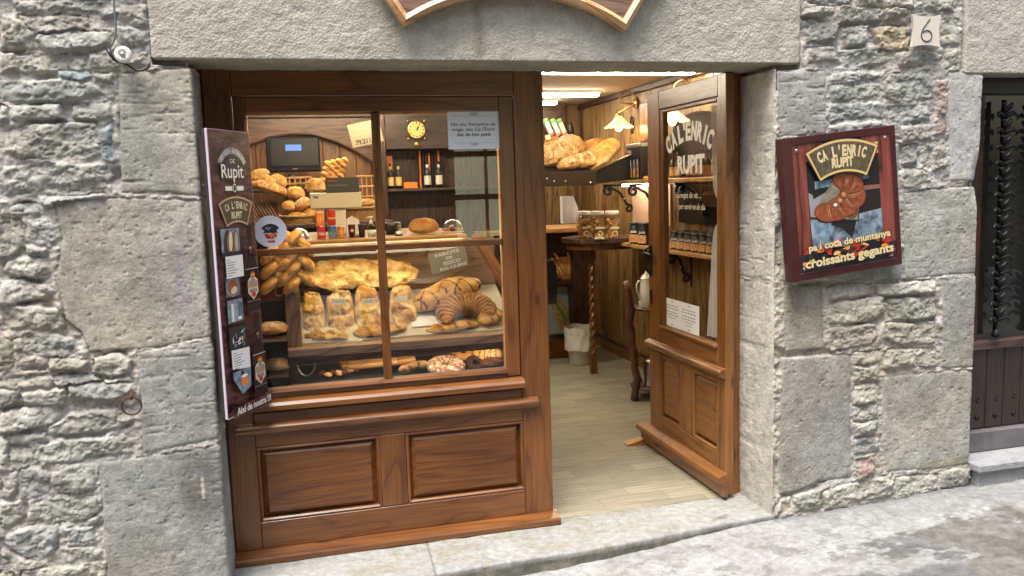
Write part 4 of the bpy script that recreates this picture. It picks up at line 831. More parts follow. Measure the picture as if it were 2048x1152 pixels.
m = MB(); m.box(.262, 1.40, .50, 1.05, .660, .672, mat('dark_slate_tray', (.035, .04, .045), .35), .003, 'x'); m.box(.262, 1.40, .455, .50, .640, .700, mat('blue_grey_edge', (.10, .115, .125), .35), .004, 'x'); m.build('pastry_shelf', dc)
m = MB(); m.box(.265, .30, .66, 1.06, .0, 1.29, M['dark_wood'], .003, 'z'); m.box(.262, 1.40, .50, .53, .0, .640, M['dark_wood'], .003, 'x'); m.box(1.36, 1.40, .53, 1.06, .0, .853, M['dark_wood'], .003, 'z'); m.build('cabinet', dc)
def TZ(y): return .858+(y-.66)*.4375
TA = math.atan(.4375)
def ontray(px, py, y, lift=0): q = A(px, py, y); return Vector((q.x, y, TZ(y)+lift))
# long flat loaf lying across the top, four standing flat loaves, croissants
q0 = A(606, 548, .93); q1 = A(832, 570, .93)
bread('flat_bread', 'long flat golden bread lying across the top of the display', 'flat bread', ((q0.x+q1.x)/2, .93, 1.135), (q1.x-q0.x+.03, .175, .04), (R(52), R(2), R(-1)), 'coca', 3, lump=.10, fl=2.6)
for i, (px, y_, w_, lab) in enumerate(((627, .80, .125, 'narrow flat bread with a yellow card, leftmost in the display row'), (682, .80, .155, 'flat bread with a printed white card standing second from the left'), (737, .80, .155, 'flat bread with a white label, just left of the glazing bar'), (803, .80, .15, 'flat bread just right of the glazing bar beside the striped pastry'))):
    q = A(px, 624, y_); bread('flat_bread', lab, 'flat bread', (q.x+.012*(i == 3), .81, .955), (.295 if i else .27, w_*.82, .030), (0, R(-60), R(90)), 'coca', 11+i*3, 'flat breads standing in the display', lump=.09, fl=2.6)
    c = A((622, 677, 737, 803)[i], (602, 603, 603, 598)[i], .77); cw = (.05, .068, .066, .06)[i]
    ar = Art((c.x-cw/2, c.y, c.z-.016), (1, 0, 0), (0, .2, .98), .0003); ar.rect(0, cw, 0, .032, M['yellow'] if i == 0 else M['card'])
    if i == 1: ar.text('FORMATGE', cw/2, .016, .011, M['grey_ink'], w=cw*.8, bold=.02)
    if i == 2: ar.text('SUCRE', cw/2, .016, .012, M['grey_ink'], w=cw*.6, bold=.02)
    one(ar.mb, 'price_card', ('yellow card on the leftmost flat bread', 'printed cream card on the second flat bread', 'cream card on the flat bread left of the glazing bar', 'cream card on the flat bread right of the glazing bar')[i], 'price card', (c.x, c.y, c.z-.016))
q = A(660, 672, .72); bread('bread_pieces', 'cut bread pieces on white paper at the lower left of the display', 'bread', (q.x-.02, .71, .872), (.20, .09, .03), (R(20), 0, R(-12)), 'coca', 31, lump=.2)
m = MB(); m.X = rotm((q.x+.02, .70, .862), (R(22), 0, R(-6))); m.box(-.16, .13, -.05, .06, 0, .003, M['paper'], .001); one(m, 'paper_sheet', 'white paper sheet under the cut bread pieces', 'paper', (q.x, .7, .86))
q = A(760, 658, .72); bread('filled_pastry', 'brown striped pastry lying low in front of the flat breads', 'pastry', (q.x, .705, .868), (.27, .10, .055), (R(14), R(-4), R(3)), 'filled', 41, lump=.05)
q = A(896, 582, .86); bread('striped_pastry', 'large golden pastry striped with dark chocolate under the price sign', 'pastry', (q.x, .87, .975), (.375, .17, .145), (R(14), R(-17), R(4)), 'choc', 51, lump=.03, fl=2.3, curve=-.25)
q = A(927, 640, .74); croissant('giant_croissant', 'giant brown croissant in front of the chocolate striped pastry', (q.x+.01, .81, .935), .108, .078, (R(-27), R(4), R(184)), 5, span=3.7, zs_=.7, ridges=9)
q = A(900, 662, .69); bread('filled_pastry', 'pale folded pastry half under the giant croissant', 'pastry', (q.x+.01, .69, .858), (.27, .085, .055), (R(10), R(-4), 0), 'filled', 61, lump=.08)
q = A(985, 645, .70); bread('filled_pastry', 'golden pastry end at the right edge of the display', 'pastry', (q.x, .72, .885), (.15, .11, .075), (R(10), R(-10), R(20)), 'filled', 62, lump=.08)
# dark wavy card backing and white sheet
m = MB(); m.X = rotm(ontray(850, 600, .86, .004), (TA, 0, 0)); m.box(-.09, .14, -.16, .15, 0, .003, M['paper'], .001); one(m, 'paper_sheet', 'white paper sheet lining the tray between the flat breads and the croissants', 'paper', ontray(850, 600, .86))
# pastry shelf
def sh(px, py, y): q = A(px, py, y); return Vector((q.x, y, .675))
def shz(px, py): q = at(px, py, 'Z', .69); return Vector((q.x, q.y, .673))
q = shz(893, 738); ring('nut_doughnut', 'large nut-sprinkled chocolate doughnut at the front of the pastry shelf', (q.x, max(q.y, .575)+.02, .676), .058, .036, (R(14), 0, 0), 'nut')
q = A(926, 702, .72); ring('plain_doughnut', 'plain golden doughnut behind the nut-sprinkled doughnut', (q.x, .73, .725), .036, .022, (R(30), 0, 0), 'plain')
q = A(975, 712, .66); bread('chocolate_pastry', 'dark chocolate striped pastry at the right end of the pastry shelf', 'pastry', (q.x, .68, .69), (.17, .13, .10), (0, 0, R(-20)), 'choc', 71, lump=.05); bread('chocolate_cake', 'dark glossy chocolate cake at the right end of the pastry shelf', 'cake', (A(985, 728, .6).x, .60, .676), (.13, .09, .065), (0, 0, 0), 'dark', 72)
q = A(952, 722, .62); ring('dark_doughnut', 'small dark glazed doughnut right of the nut-sprinkled doughnut', (q.x, .63, .69), .032, .018, (R(35), 0, 0), 'dark')
for i, (px, y_) in enumerate(((838, .66), (905, .80), (812, .60))): q = A(px, 702, y_); croissant('small_croissant', ('small brown croissant just left of the nut-sprinkled doughnut', 'small brown croissant behind the nut-sprinkled doughnut', 'small brown croissant right of the glazing bar on the pastry shelf')[i], (q.x, y_, .69), .036, .028, (R(20), 0, R(160+30*i)), 9+i, 'small croissants on the pastry shelf', 3.3, 7, dark=.2)
for i, (px, l) in enumerate(((745, .24), (790, .20), (715, .16))):
    q = A(px, (710, 703, 717)[i], .70); m = MB(); m.X = rotm((q.x, .70+.03*i, .715-.004*i), (R(12), R(-3), R(-5+7*i))); m.box(-l/2, l/2, -.035, .035, 0, .026, M['light_wood'], .006); m.box(-l/2+.003, l/2-.003, -.0285, -.0305, .004, .010, M['choc'], .0005)
    one(m, 'wafer_slab', ('long flat wafer slab, leftmost pair on the pastry shelf', 'flat wafer slab nearest the small croissants', 'short flat wafer slab at the far left of the wafers')[i], 'wafer', (q.x, .70+.03*i, .675))
for i in range(7):
    q = A(640+i*12, 716, .66); ts = random.Random(i); bread('wrapped_sweet', 'small film-wrapped sweet in the pile left of the wafer slabs', 'sweet', (q.x, .66+ts.uniform(-.02, .05), .690), (.045, .03, .03), (ts.uniform(-.5, .5), ts.uniform(-.4, .4), ts.uniform(0, 3)), 'flour' if i % 2 else 'dark', 80+i, 'wrapped sweets piled on the pastry shelf', lump=.15)
m = MB(); m.tube([(A(612+18*math.cos(k*.5), 740+26*math.sin(k*.5)-14, .60)) for k in range(-1, 8)], .004, M['steel']); one(m, 'wire_hook', 'bent steel wire hook at the left of the pastry shelf', 'hook', A(612, 760, .60), smooth=True)
# price sign FARCITS DE XOCO
c0, c1, c2, c3 = A(853, 510, .80), A(921, 498, .80), A(938, 530, .80), A(866, 549, .80)
U = (c2-c3).normalized(); V = (c0-c3); V = (V-U*V.dot(U)).normalized(); w_ = (c2-c3).length; h_ = (c0-c3).length
ar = Art(c3, U, V, .0004); m = ar.mb; ar.rect(0, w_, 0, h_, mat('olive_grey_card', (.27, .26, .19), .6))
for i, (t, ww, hh) in enumerate((('FARCITS', .66, .15), ('DE', .18, .13), ('XOCO', .48, .16), ('KG·13.80€', .74, .14))): ar.text(t, w_*(.5+.03*i), h_*(.84-.235*i), h_*hh, M['white'], bold=.03, w=w_*ww)
m.add([c3-ar.N*.003, c3+U*w_-ar.N*.003, c3+U*w_+V*h_-ar.N*.003, c3+V*h_-ar.N*.003], [[3, 2, 1, 0]], M['card']); one(m, 'price_sign', 'grey price sign with white capitals behind the chocolate striped pastry', 'price sign', c3)
# leaning card sign CA L', braided bread and wrapped baguettes at the left
c = A(567, 585, .62); ar = Art(A(520, 604, .62), (1, 0, 0), (0, .15, .98), .0005); w_ = sz(80, .62); h_ = sz(48, .62)
ar.poly([(0, 0), (w_*.9, 0), (w_*1.0, h_*.72), (w_*.4, h_*.85), (0, h_*1.1)], mat('burgundy_card', (.15, .035, .02), .5)); ar.text("CA L'", w_*.62, h_*.38, h_*.45, M['gold'], bold=-.005, w=w_*.52, rot=-.05); one(ar.mb, 'name_board', 'burgundy board with thin gold capitals at the lower left of the window', 'sign', c)
root = thing('braided_bread', 'tall golden braided bread figure beside the round window sticker', 'bread', A(572, 570, .60))
k = 0
for row in range(7):
    for col in range(3):
        px = 548+col*22+(row % 2)*9; py = 478+row*15
        if py < 500 and col == 0: continue
        q = A(px, py, .60+.012*((row+col) % 2)); k += 1
        bread('strand', '', '', q-Vector((0, 0, .02)), (.115, .085, .066), (0, (.75 if (row+col) % 2 else -.75), 0), 'roll', 300+k, lump=.05, parent=root)
pb = A(505, 385, .75)
for i, (px, py, l, a_) in enumerate(((535, 385, .17, .32), (520, 368, .14, .25))):
    q = A(px, py, .78+.03*i); bread('wrapped_baguette', ('striped film-wrapped baguette end beside the narrow poster', 'second film-wrapped baguette behind the first')[i], 'bread', q, (l, .075, .065), (0, a_, 0), 'seed', 100+i, lump=.04)
m = MB(); q = A(535, 425, .80)
m.X = rotm(q, (0, 0, 0))
for i in range(9): m.tube([(-.11+i*.014, 0, .055), (-.05+i*.014, 0, -.06)], .0035, M['ledge_wood'], 6)
m.box(-.10, .05, .01, .02, -.06, .05, M['dark_wood']); one(m, 'striped_basket', 'dark striped bread basket left of the round sticker', 'basket', q-Vector((0, 0, .06)))
m = MB(); m.box(-.02, .262, .70, .72, .05, 1.10, mat('smoky_cabinet', (.045, .045, .032), .25), .004); m.box(-.02, .262, .46, .70, .90, .912, M['dark_wood']); m.box(-.02, .262, .46, .70, .74, .752, M['dark_wood']); m.build('side_shelves', dc)
m = MB(); m.add([(.0, .455, .66), (.262, .455, .66), (.262, .455, 1.10), (.0, .455, 1.10)], [[0, 1, 2, 3]], M['glass']); m.build('side_glass', dc)
bread('loaf', 'dusky loaf on the upper side shelf under the burgundy name board', 'loaf', (.20, .60, .915), (.14, .12, .08), (0, 0, .3), 'flour', 190); bread('loaf', 'pale loaf on the lower side shelf left of the front ledge', 'loaf', (.21, .58, .755), (.13, .11, .07), (0, 0, -.3), 'gold', 191)

# ---------------------------------------------------------------- things on the counter top
CT = 1.3225
def onc(px, y): q = A(px, 450, y); return Vector((q.x, y, CT))
def can(px, y, h, r, cols, name, label, cat, bands=None, txt=None):
    q = onc(px, y); t = thing(name, label, cat, q); m = MB(); n = len(cols)
    prof = [(0, 0), (r*.92, 0), (r, .004)]
    m.lathe(prof, M['steel'], q)
    for i, c in enumerate(cols): m.lathe([(r, .004+(h-.008)*i/n), (r, .004+(h-.008)*(i+1)/n)], c, q)
    m.lathe([(r, h-.004), (r*.93, h), (r*.88, h-.003), (0, h-.003)], M['steel'], q); m.build('body', t, True)
    if txt:
        ar = Art((q.x, q.y-r-.0008, q.z+h*txt[2]), (1, 0, 0), (0, 0, 1), .0003); ar.text(txt[0], 0, 0, txt[1], txt[3], bold=.04, w=r*1.3)
        ar.build = ar.mb.build('print', t)
    return t
can(642, .93, .066, .0205, [M['red'], M['red']], 'drink_can', 'red drink can with white script at the left end of the counter', 'can', txt=('Coca', .016, .45, M['white']))
t = thing('drink_can', 'orange drink can stacked on the red script can', 'can', onc(640, .93)+Vector((0, 0, .067))); m = MB(); q = t.location; m.lathe([(0, 0), (.0195, 0), (.02, .003), (.02, .06), (.018, .064), (0, .064)], M['orange'], q); m.build('body', t, True); m = MB(); m.lathe([(.0203, .022), (.0203, .044)], M['white'], q, n=9); m.build('label', t, True)
can(664, .95, .066, .021, [M['skyblue'], M['blue']], 'drink_can', 'blue drink can next to the red script can', 'can', txt=('T', .02, .5, M['green']))
t = thing('drink_can', 'tall red can stacked on the blue drink can', 'can', onc(664, .95)+Vector((0, 0, .067))); m = MB(); q = t.location; m.lathe([(0, 0), (.0195, 0), (.02, .003), (.02, .07), (.018, .075), (0, .075)], M['red'], q); m.build('body', t, True); m = MB(); m.lathe([(.0203, .03), (.0203, .04)], M['gold'], q, n=20); m.build('label', t, True)
can(681, .95, .060, .017, [M['orange'], M['gold'], M['orange']], 'snack_tin', 'orange and gold tin between the cans and the cups', 'tin')
for px, c_, l in ((703, mat('maroon_cup', (.10, .012, .01), .4), 'maroon paper cup with cream badge on the counter'), (723, mat('dark_brown_cup', (.03, .015, .02), .4), 'dark brown paper cup on the counter')):
    q = onc(px, .97); t = thing('paper_cup', l, 'cup', q); m = MB(); m.lathe([(0, 0), (.014, 0), (.019, .062), (.0205, .066), (.018, .064), (.0135, .006)], c_, q); m.build('body', t, True)
    if 'maroon' in l: ar = Art((q.x, q.y-.0185, q.z+.036), (1, 0, 0), (0, -.08, 1), .0003); ar.ell(0, 0, .008, .008, M['card']); ar.mb.build('badge', t)
q = onc(705, 1.05); m = MB(); m.X = rotm(q, (0, 0, .1)); m.prism([(-.035, 0), (.04, 0), (.032, .085), (.0, .105), (-.03, .088)], -.012, .012, M['paper'], 'xz'); one(m, 'napkin_holder', 'white napkins standing behind the maroon paper cup', 'napkins', q)
q = onc(742, .96); t = thing('pump_bottle', 'clear hand gel bottle with white pump on the counter', 'bottle', q); m = MB(); m.lathe([(0, 0), (.019, 0), (.02, .05), (.012, .062), (.008, .066)], M['thin_glass'], q); m.lathe([(0, .003), (.017, .003), (.017, .03), (0, .03)], mat('clear_gel', (.7, .72, .7), .1), q); m.build('body', t, True); m = MB(); m.lathe([(0, .066), (.009, .066), (.009, .078), (.004, .08), (.004, .095), (.012, .097), (.011, .103), (0, .104)], M['white'], q); m.tube([q+Vector((0, 0, .099)), q+Vector((-.02, -.005, .097))], .003, M['white']); m.build('pump', t, True)
q = onc(757, 1.0); m = MB(); m.X = rotm(q, (0, 0, .2)); m.box(-.03, .03, -.03, .03, 0, .03, M['paper'], .006); one(m, 'receipt_pad', 'small white paper pad beside the hand gel bottle', 'paper', q)
q = onc(797, .93); t = thing('counter_bell', 'chrome counter bell right of the glazing bar', 'bell', q); m = MB(); m.lathe([(0, 0), (.022, 0), (.022, .006), (0, .006)], M['black'], q); m.build('foot', t, True); m = MB(); m.lathe([(.020, .008), (.019, .016), (.012, .023), (.003, .026), (.003, .031), (0, .032)], M['steel'], q); m.build('dome', t, True)
q = onc(783, 1.12); m = MB(); m.lathe([(0, 0), (.045, 0), (.05, .06), (.046, .062), (.04, .055), (0, .052)], M['black'], q, n=28); one(m, 'black_bowl', 'black round bowl behind the counter bell', 'bowl', q, smooth=True)
q = onc(847, 1.00); bread('round_loaf', 'big round golden loaf in a clear bag on the counter', 'bread', (q.x, q.y, CT+.0), (.158, .12, .105), (0, 0, .1), 'gold', 121, lump=.04)
m = MB(); q = onc(800, .99); m.tube([(q.x+.03, q.y, CT+.02), (q.x+.012, q.y, CT+.022), (q.x-.012, q.y+.01, CT+.045)], [.02, .006, .014], M['plastic_film']); one(m, 'bag_end', 'twisted clear bag end left of the big round loaf', 'bag', q, smooth=True)
q = onc(905, 1.04); t = thing('cake_dome', 'clear plastic dome over sweets at the right end of the counter', 'dome', q); m = MB(); m.lathe([(.055, 0), (.053, .03), (.04, .055), (.018, .068), (0, .07)], M['plastic_film'], q, n=32); m.build('cover', t, True); m = MB(); m.lathe([(0, 0), (.058, 0), (.058, .006), (0, .006)], M['card'], q, n=32); m.build('plate', t, True)
for i in range(5): bread('sweet', 'small pink and brown sweet under the clear dome', 'sweet', (q.x-.04+i*.018, q.y-.02+(i % 2)*.02, CT+.007), (.03, .025, .022), (0, 0, i), ('flour', 'gold', 'dark', 'flour', 'gold')[i], 130+i, 'sweets under the clear dome')
q = onc(597, .98); t = thing('serving_dome', 'round silver serving dome at the left end of the counter', 'dome', q); m = MB(); m.lathe([(.052, 0), (.05, .022), (.036, .045), (.015, .055), (0, .057)], M['steel'], q, n=32); m.build('cover', t, True); m = MB(); m.lathe([(0, 0), (.058, 0), (.058, .004), (0, .004)], M['steel'], q, n=32); m.build('rim', t, True)
# till scale
q = A(673, 412, 1.35); t = thing('shop_scale', 'cream shop scale with dark display above the cans', 'scale', (q.x, 1.40, CT)); w2 = sz(49, 1.35)
m = MB(); zt = A(673, 386, 1.35).z; zb = A(673, 415, 1.35).z; m.prism([(1.35, zb), (1.44, zb-.01), (1.44, zt+.004), (1.35, zt)], q.x-w2, q.x+w2, mat('cream_plastic', (.62, .60, .46), .4), 'yz'); m.box(q.x-w2*.8, q.x-w2*.5, 1.38, 1.44, CT, zb, M['white'], .004, 'z'); m.box(q.x-.05, q.x+.05, 1.38, 1.44, CT, zb, M['white'], .004, 'z'); m.build('housing', t)
m = MB(); a = A(652, 386, 1.40); b = A(718, 354, 1.40); m.box(a.x, b.x, 1.39, 1.42, a.z, b.z, mat('grey_display', (.055, .065, .065), .3), .004); 
for k in range(9): m.box(a.x+.012+k*.012, a.x+.019+k*.012, 1.387, 1.389, a.z+(b.z-a.z)*.45, a.z+(b.z-a.z)*.52, M['grey_ink'], .0005)
m.box(a.x+.012, a.x+.06, 1.387, 1.389, a.z+(b.z-a.z)*.75, a.z+(b.z-a.z)*.81, M['red'], .0005); m.build('display', t)
ar = Art((q.x-w2*.8, 1.3495, zt-.02), (1, 0, 0), (0, 0, 1), .0005); ar.text('TMB', 0, 0, .014, M['ink'], bold=.02, w=.03); ar.mb.build('lettering', t)

# ---------------------------------------------------------------- back of the shop behind the window
YB = 3.60
bp = thing('arched_panelling', 'honey-coloured wood panelling with a dark arched surround behind the counter', 'panelling', (.45, YB, .005))
m = MB(); planks(m, -.45, 1.10, YB+.02, YB+.04, .005, 2.32, 'x', .13, wood('warm_panelling', (.05, .018, .006), (.15, .062, .016), (.20, .088, .024), .45, .15, False, 5)); m.build('back_boards', bp)
cx_ = A(625, 300, YB).x; pts = [A(500, 290, YB), A(540, 275, YB), A(583, 268, YB), A(625, 270, YB), A(670, 283, YB), A(710, 302, YB), A(745, 325, YB), A(790, 365, YB)]
m = MB(); poly = [(p.x, p.z) for p in pts]; poly = [(-.45, poly[0][1]-.08)]+poly+[(1.10, poly[-1][1]-.02), (1.10, 2.32), (-.45, 2.32)]; m.prism(poly, YB-.03, YB+.015, wood('arch_board', (.03, .013, .005), (.10, .045, .016), (.135, .062, .022), .45, .2, False), 'xz'); m.tube([(p.x, YB-.032, p.z) for p in pts], .008, M['dark_wood'], 6); m.build('arched_surround', bp)
m = MB(); m.box(-.4, 1.12, YB-.06, YB+.0, 2.14, 2.19, M['dark_wood'], .006, 'x'); m.build('cornice', bp)
t = thing('monitor', 'black monitor on the back wall with a small blue picture on its screen', 'monitor', A(586, 358, 3.3))
a, b = A(535, 345, 3.3), A(638, 274, 3.3); m = MB(); m.box(a.x, b.x, 3.30, 3.34, a.z, b.z, mat('matt_black_case', (.008, .008, .009), .6, spec=.2), .008); m.box(a.x+.006, a.x+.03, 3.31, 3.36, a.z+.0, b.z-.004, M['black'], .004); m.build('housing', t)
m = MB(); m.box(a.x+.03, b.x-.012, 3.295, 3.2985, a.z+.045, b.z-.012, mat('dark_screen', (.008, .009, .011), .3), .001); m.build('screen', t)
m = MB(); c0, c1 = A(571, 302, 3.292), A(602, 289, 3.292); m.box(c0.x, c1.x, 3.290, 3.2935, c0.z, c1.z, mat('lit_blue_window', (.05, .12, .35), .4, emit=(.12, .28, .75), estr=.12), .001); m.build('screen_picture', t)
m = MB(); q = A(586, 352, 3.3); m.lathe([(0, .0), (.11, .002), (.10, .02), (.03, .03), (.03, .05), (0, .05)], M['black'], (q.x, 3.33, q.z-.035), n=28, sq=(1, .6)); m.build('stand', t, True)
ar = Art((A(590, 330, 3.29).x, 3.2992, a.z+.02), (1, 0, 0), (0, 0, 1), .0004); ar.rect(-.02, .02, 0, .006, M['grey_ink']); ar.mb.build('badge', t)
# bread shelf behind the counter with baskets and rolls
BZ = A(600, 447, 2.7).z
m = MB(); m.box(-.3, 1.0, 2.55, 3.15, BZ-.03, BZ, M['dark_wood'], .004, 'x'); m.box(-.3, 1.0, 3.0, 3.03, .005, BZ-.03, M['dark_wood'], .004, 'x')
t = thing('bread_shelf', 'dark shelf unit behind the counter carrying the bread baskets', 'shelf', (.35, 2.9, .005)); m.build('shelf_board', t)
m = MB(); zt_ = A(555, 376, 2.9).z; m.box(-.3, .60, 2.84, 3.15, zt_-.03, zt_-.008, M['dark_wood'], .004, 'x'); m.box(.575, .60, 3.05, 3.15, BZ, zt_-.03, M['dark_wood'], .003, 'z'); m.box(-.3, -.27, 3.05, 3.15, BZ, zt_-.03, M['dark_wood'], .003, 'z'); m.build('upper_board', t)
def basket(px0, px1, py0, py1, y, label):
    a, b = A(px0, py1, y), A(px1, py0, y); cx_ = (a.x+b.x)/2; rx_ = (b.x-a.x)/2; hh = b.z-a.z; t = thing('wicker_basket', label, 'basket', (cx_, y+.12, a.z), 'wicker bread baskets'); m = MB(); n = 40
    vs = []; fs = []
    for j in range(7):
        for i in range(n): th = 6.2832*i/n; k = .86+.14*j/6+.012*math.sin(i*math.pi+j*math.pi); vs.append((cx_+rx_*k*math.cos(th), y+.12+.12*k*math.sin(th), a.z+hh*j/6))
    for j in range(6):
        for i in range(n): fs.append([j*n+i, j*n+(i+1) % n, (j+1)*n+(i+1) % n, (j+1)*n+i])
    m.add(vs, fs, M['wicker']); m.build('woven_side', t); m = MB(); m.tube([(cx_+rx_*1.0*math.cos(6.2832*i/n), y+.12+.12*math.sin(6.2832*i/n), a.z+hh) for i in range(n)], .009, M['wicker'], 8, True); m.build('rim', t, True)
basket(553, 632, 432, 460, 2.62, 'shallow wicker basket of rolls behind the silver dome'); basket(684, 758, 415, 445, 2.62, 'wicker basket with a crusty loaf behind the hand gel bottle')
for i, (px, py, w_, h_, st, lab) in enumerate(((520, 345, 40, 22, 'roll', 'golden roll beside the narrow poster, top left of the heap'), (553, 358, 34, 30, 'roll', 'round golden roll just below the monitor'), (590, 383, 38, 30, 'roll', 'oval golden roll in the middle of the heap'), (578, 410, 28, 26, 'roll', 'small brown roll left of the pale roll'), (612, 404, 36, 30, 'flour', 'pale crusty roll beside the scale'), (632, 368, 40, 38, 'gold', 'cut loaf with pale crumb face beside the scale'), (620, 425, 30, 24, 'roll', 'golden roll low against the scale'), (598, 430, 40, 20, 'roll', 'flat golden roll at the front of the basket'), (546, 432, 36, 18, 'roll', 'low golden roll behind the round sticker'))):
    q = A(px, py+h_*.5, 2.72); bread('bread_roll', lab, 'bread roll', (q.x, 2.72+(.06 if py < 400 else 0), q.z), (sz(w_, 2.72), sz(w_, 2.72)*.8, sz(h_, 2.72)), (0, R((-12, 20, 5, 0, -30, 0, 10, 3, -8)[i]), 0), st, 140+i, 'rolls heaped behind the counter', lump=.05)
q = A(632, 368, 2.66); m = MB(); m.lathe([(0, 0), (sz(14, 2.7), 0), (sz(15, 2.7), .004), (0, .006)], M['bread'], (q.x, 2.66, q.z), axis='y', tints=None)
q = A(662, 350, 3.0); root = thing('braided_loaf', 'knobbly golden braided loaf leaning beside the monitor', 'bread', q)
for i in range(16):
    k = i % 4; j = i//4; p = q+Vector(((k-1.5)*.042+.012*j, -.01*((k+j) % 2), (j-1.3)*.038+.008*k)); bread('lobe', '', '', p, (.062, .05, .05), (0, .5, .3*k), 'roll', 160+i, lump=.05, parent=root)
q = A(718, 432, 2.6); bread('crusty_loaf', 'crusty brown loaf lying in the wicker basket behind the gel bottle', 'bread', (A(728, 412, 2.66).x, 2.70, A(728, 412, 2.66).z-.02), (.19, .12, .085), (0, -.2, 0), 'gold', 180, lump=.08)
def crate(px0, px1, py0, py1, y, label):
    a, b = A(px0, py1, y), A(px1, py0, y); m = MB(); n = 5
    for i in range(n+1): x = a.x+(b.x-a.x)*i/n; m.box(x-.006, x+.006, y, y+.012, a.z, b.z, M['light_wood'], .002, 'z')
    for j in range(4): z = a.z+(b.z-a.z)*j/3; m.box(a.x-.006, b.x+.006, y-.01, y-.001, z-.006, z+.008, M['light_wood'], .002, 'x')
    one(m, 'lattice_crate', label, 'crate', (a.x, y, a.z), 'light wooden lattice crates')
crate(716, 762, 352, 414, 3.1, 'light wooden lattice crate right of the scale display'); crate(570, 622, 355, 392, 3.15, 'light wooden lattice crate below the monitor')
# dark dresser with clock and bottles
YD = 3.3
t = thing('dark_dresser', 'dark wooden dresser with an open bottle shelf under the clock', 'dresser', (1.55, YD, .005)); dx0 = A(763, 400, YD).x
m = MB(); m.box(dx0, dx0+.05, YD-.03, YD+.3, .005, 2.30, M['dark_wood'], .005, 'z'); m.box(dx0+.05, 2.05, YD+.2, YD+.23, .005, 2.30, M['dark_wood'], .004, 'z'); zs_ = A(850, 376, YD).z; zc = A(850, 298, YD).z
m.box(dx0+.05, 2.05, YD-.02, YD+.2, zc, 2.30, wood('dresser_brown', (.012, .007, .004), (.04, .022, .011), (.055, .031, .016), .5, .1, False), .004, 'x'); m.build('cabinet', t)
m = MB(); m.box(dx0+.05, 2.05, YD-.03, YD+.2, zs_-.022, zs_, M['dark_wood'], .004, 'x'); m.build('shelf_board', t)
q = A(833, 260, YD-.03); t = thing('wall_clock', 'round brass-faced clock on the dark dresser', 'clock', (q.x, YD-.02, q.z-.07)); r = sz(18, YD)
m = MB(); m.lathe([(0, .0), (r, 0), (r, .008), (r*.93, .014), (0, .012)], M['brass'], (q.x, YD-.021, q.z), axis='y', n=36); m.X = Matrix(); m.build('face', t, True)
ar = Art((q.x, YD-.040, q.z), (1, 0, 0), (0, 0, 1), .0006); ar.ell(0, 0, r*.9, r*.9, mat('clock_yellow', (.60, .46, .12), .4), n=32)
for k in range(12): a_ = k*math.pi/6; ar.ell(r*.74*math.sin(a_), r*.74*math.cos(a_), r*.07, r*.11, M['ink'], -a_); ar.z -= ar.l
ar.z += ar.l; ar.poly([(-.003, -.01), (.003, -.01), (r*.42, r*.62), (r*.38, r*.66)], M['ink']); ar.poly([(-.004, 0), (.004, -.004), (r*.22, r*.36), (r*.12, r*.4)], M['ink']); ar.mb.build('dial', t)
for sx in (-1, 1):
    for sy in (-1, 1): m = MB(); m.lathe([(0, 0), (.011, 0), (.009, .01), (0, .013)], M['brass'], (q.x+sx*r*.92, YD-.021, q.z+sy*r*.95), axis='y', n=12); m.build('corner_knob', t, True)
m = MB(); m.lathe([(0, 0), (.02, 0), (.016, .012), (0, .015)], M['brass'], (q.x, YD-.021, q.z-r*1.55), axis='y', n=16); m.build('pendulum_knob', t, True)
def bottle(px, py0, h, y, label, col=None, lab=None, name='liqueur_bottle', group='dark bottles on the dresser shelf'):
    q = A(px, py0, y); q = Vector((q.x, y, zs_+.0005)); t = thing(name, label, 'bottle', q, group); r = h*.13; m = MB()
    m.lathe([(0, 0), (r, 0), (r, h*.55), (r*.9, h*.62), (r*.35, h*.74), (r*.33, h*.95), (r*.38, h*.96), (r*.38, h), (0, h)], col or M['black'], q); m.build('glass_body', t, True)
    m = MB(); m.lathe([(r*1.02, h*.12), (r*1.02, h*.46)], lab or M['gold'], q); m.build('label', t, True); m = MB(); m.lathe([(r*.42, h*.76), (r*.42, h*.88)], lab or M['gold'], q); m.build('neck_label', t, True)
bottle(782, 372, .20, YD+.03, 'dark bottle with gold label at the left end of the dresser shelf'); bottle(798, 372, .20, YD+.03, 'dark bottle with gold label, second from the left on the dresser shelf')
bottle(856, 372, .21, YD+.03, 'dark bottle with pale label left of the last bottle on the dresser shelf', lab=M['card']); bottle(879, 372, .21, YD+.03, 'dark bottle with pale label, rightmost on the dresser shelf', lab=M['card'])
m = MB(); a = A(808, 374, YD+.0); b = A(835, 361, YD+.0); m.box(a.x, b.x, YD, YD+.02, zs_+.001, zs_+.05, M['orange'], .002); one(m, 'orange_box', 'flat orange box between the bottles on the dresser shelf', 'box', (a.x, YD, zs_))
m = MB(); a = A(776, 335, YD+.02); m.box(a.x-.01, a.x+.045, YD+.09, YD+.11, zs_+.001, zs_+.26, mat('orange_packet', (.55, .16, .03), .5), .003); one(m, 'orange_packet', 'tall orange packet behind the leftmost dark bottles', 'packet', (a.x, YD+.09, zs_))
for i in range(9):
    q = A(841+i*6.2, 330, YD+.1); m = MB(); m.box(q.x-.008, q.x+.008, YD+.12, YD+.145, zs_+.001, zs_+.30-.02*(i % 2), (M['orange'], M['ink'], M['rust'])[i % 3], .003); one(m, 'slim_box', ('narrow orange carton in the row behind the pale-labelled bottles', 'narrow black carton in the row behind the pale-labelled bottles', 'narrow rust-brown carton in the row behind the pale-labelled bottles')[i % 3], 'carton', (q.x, YD+.12, zs_), 'slim cartons on the dresser shelf')
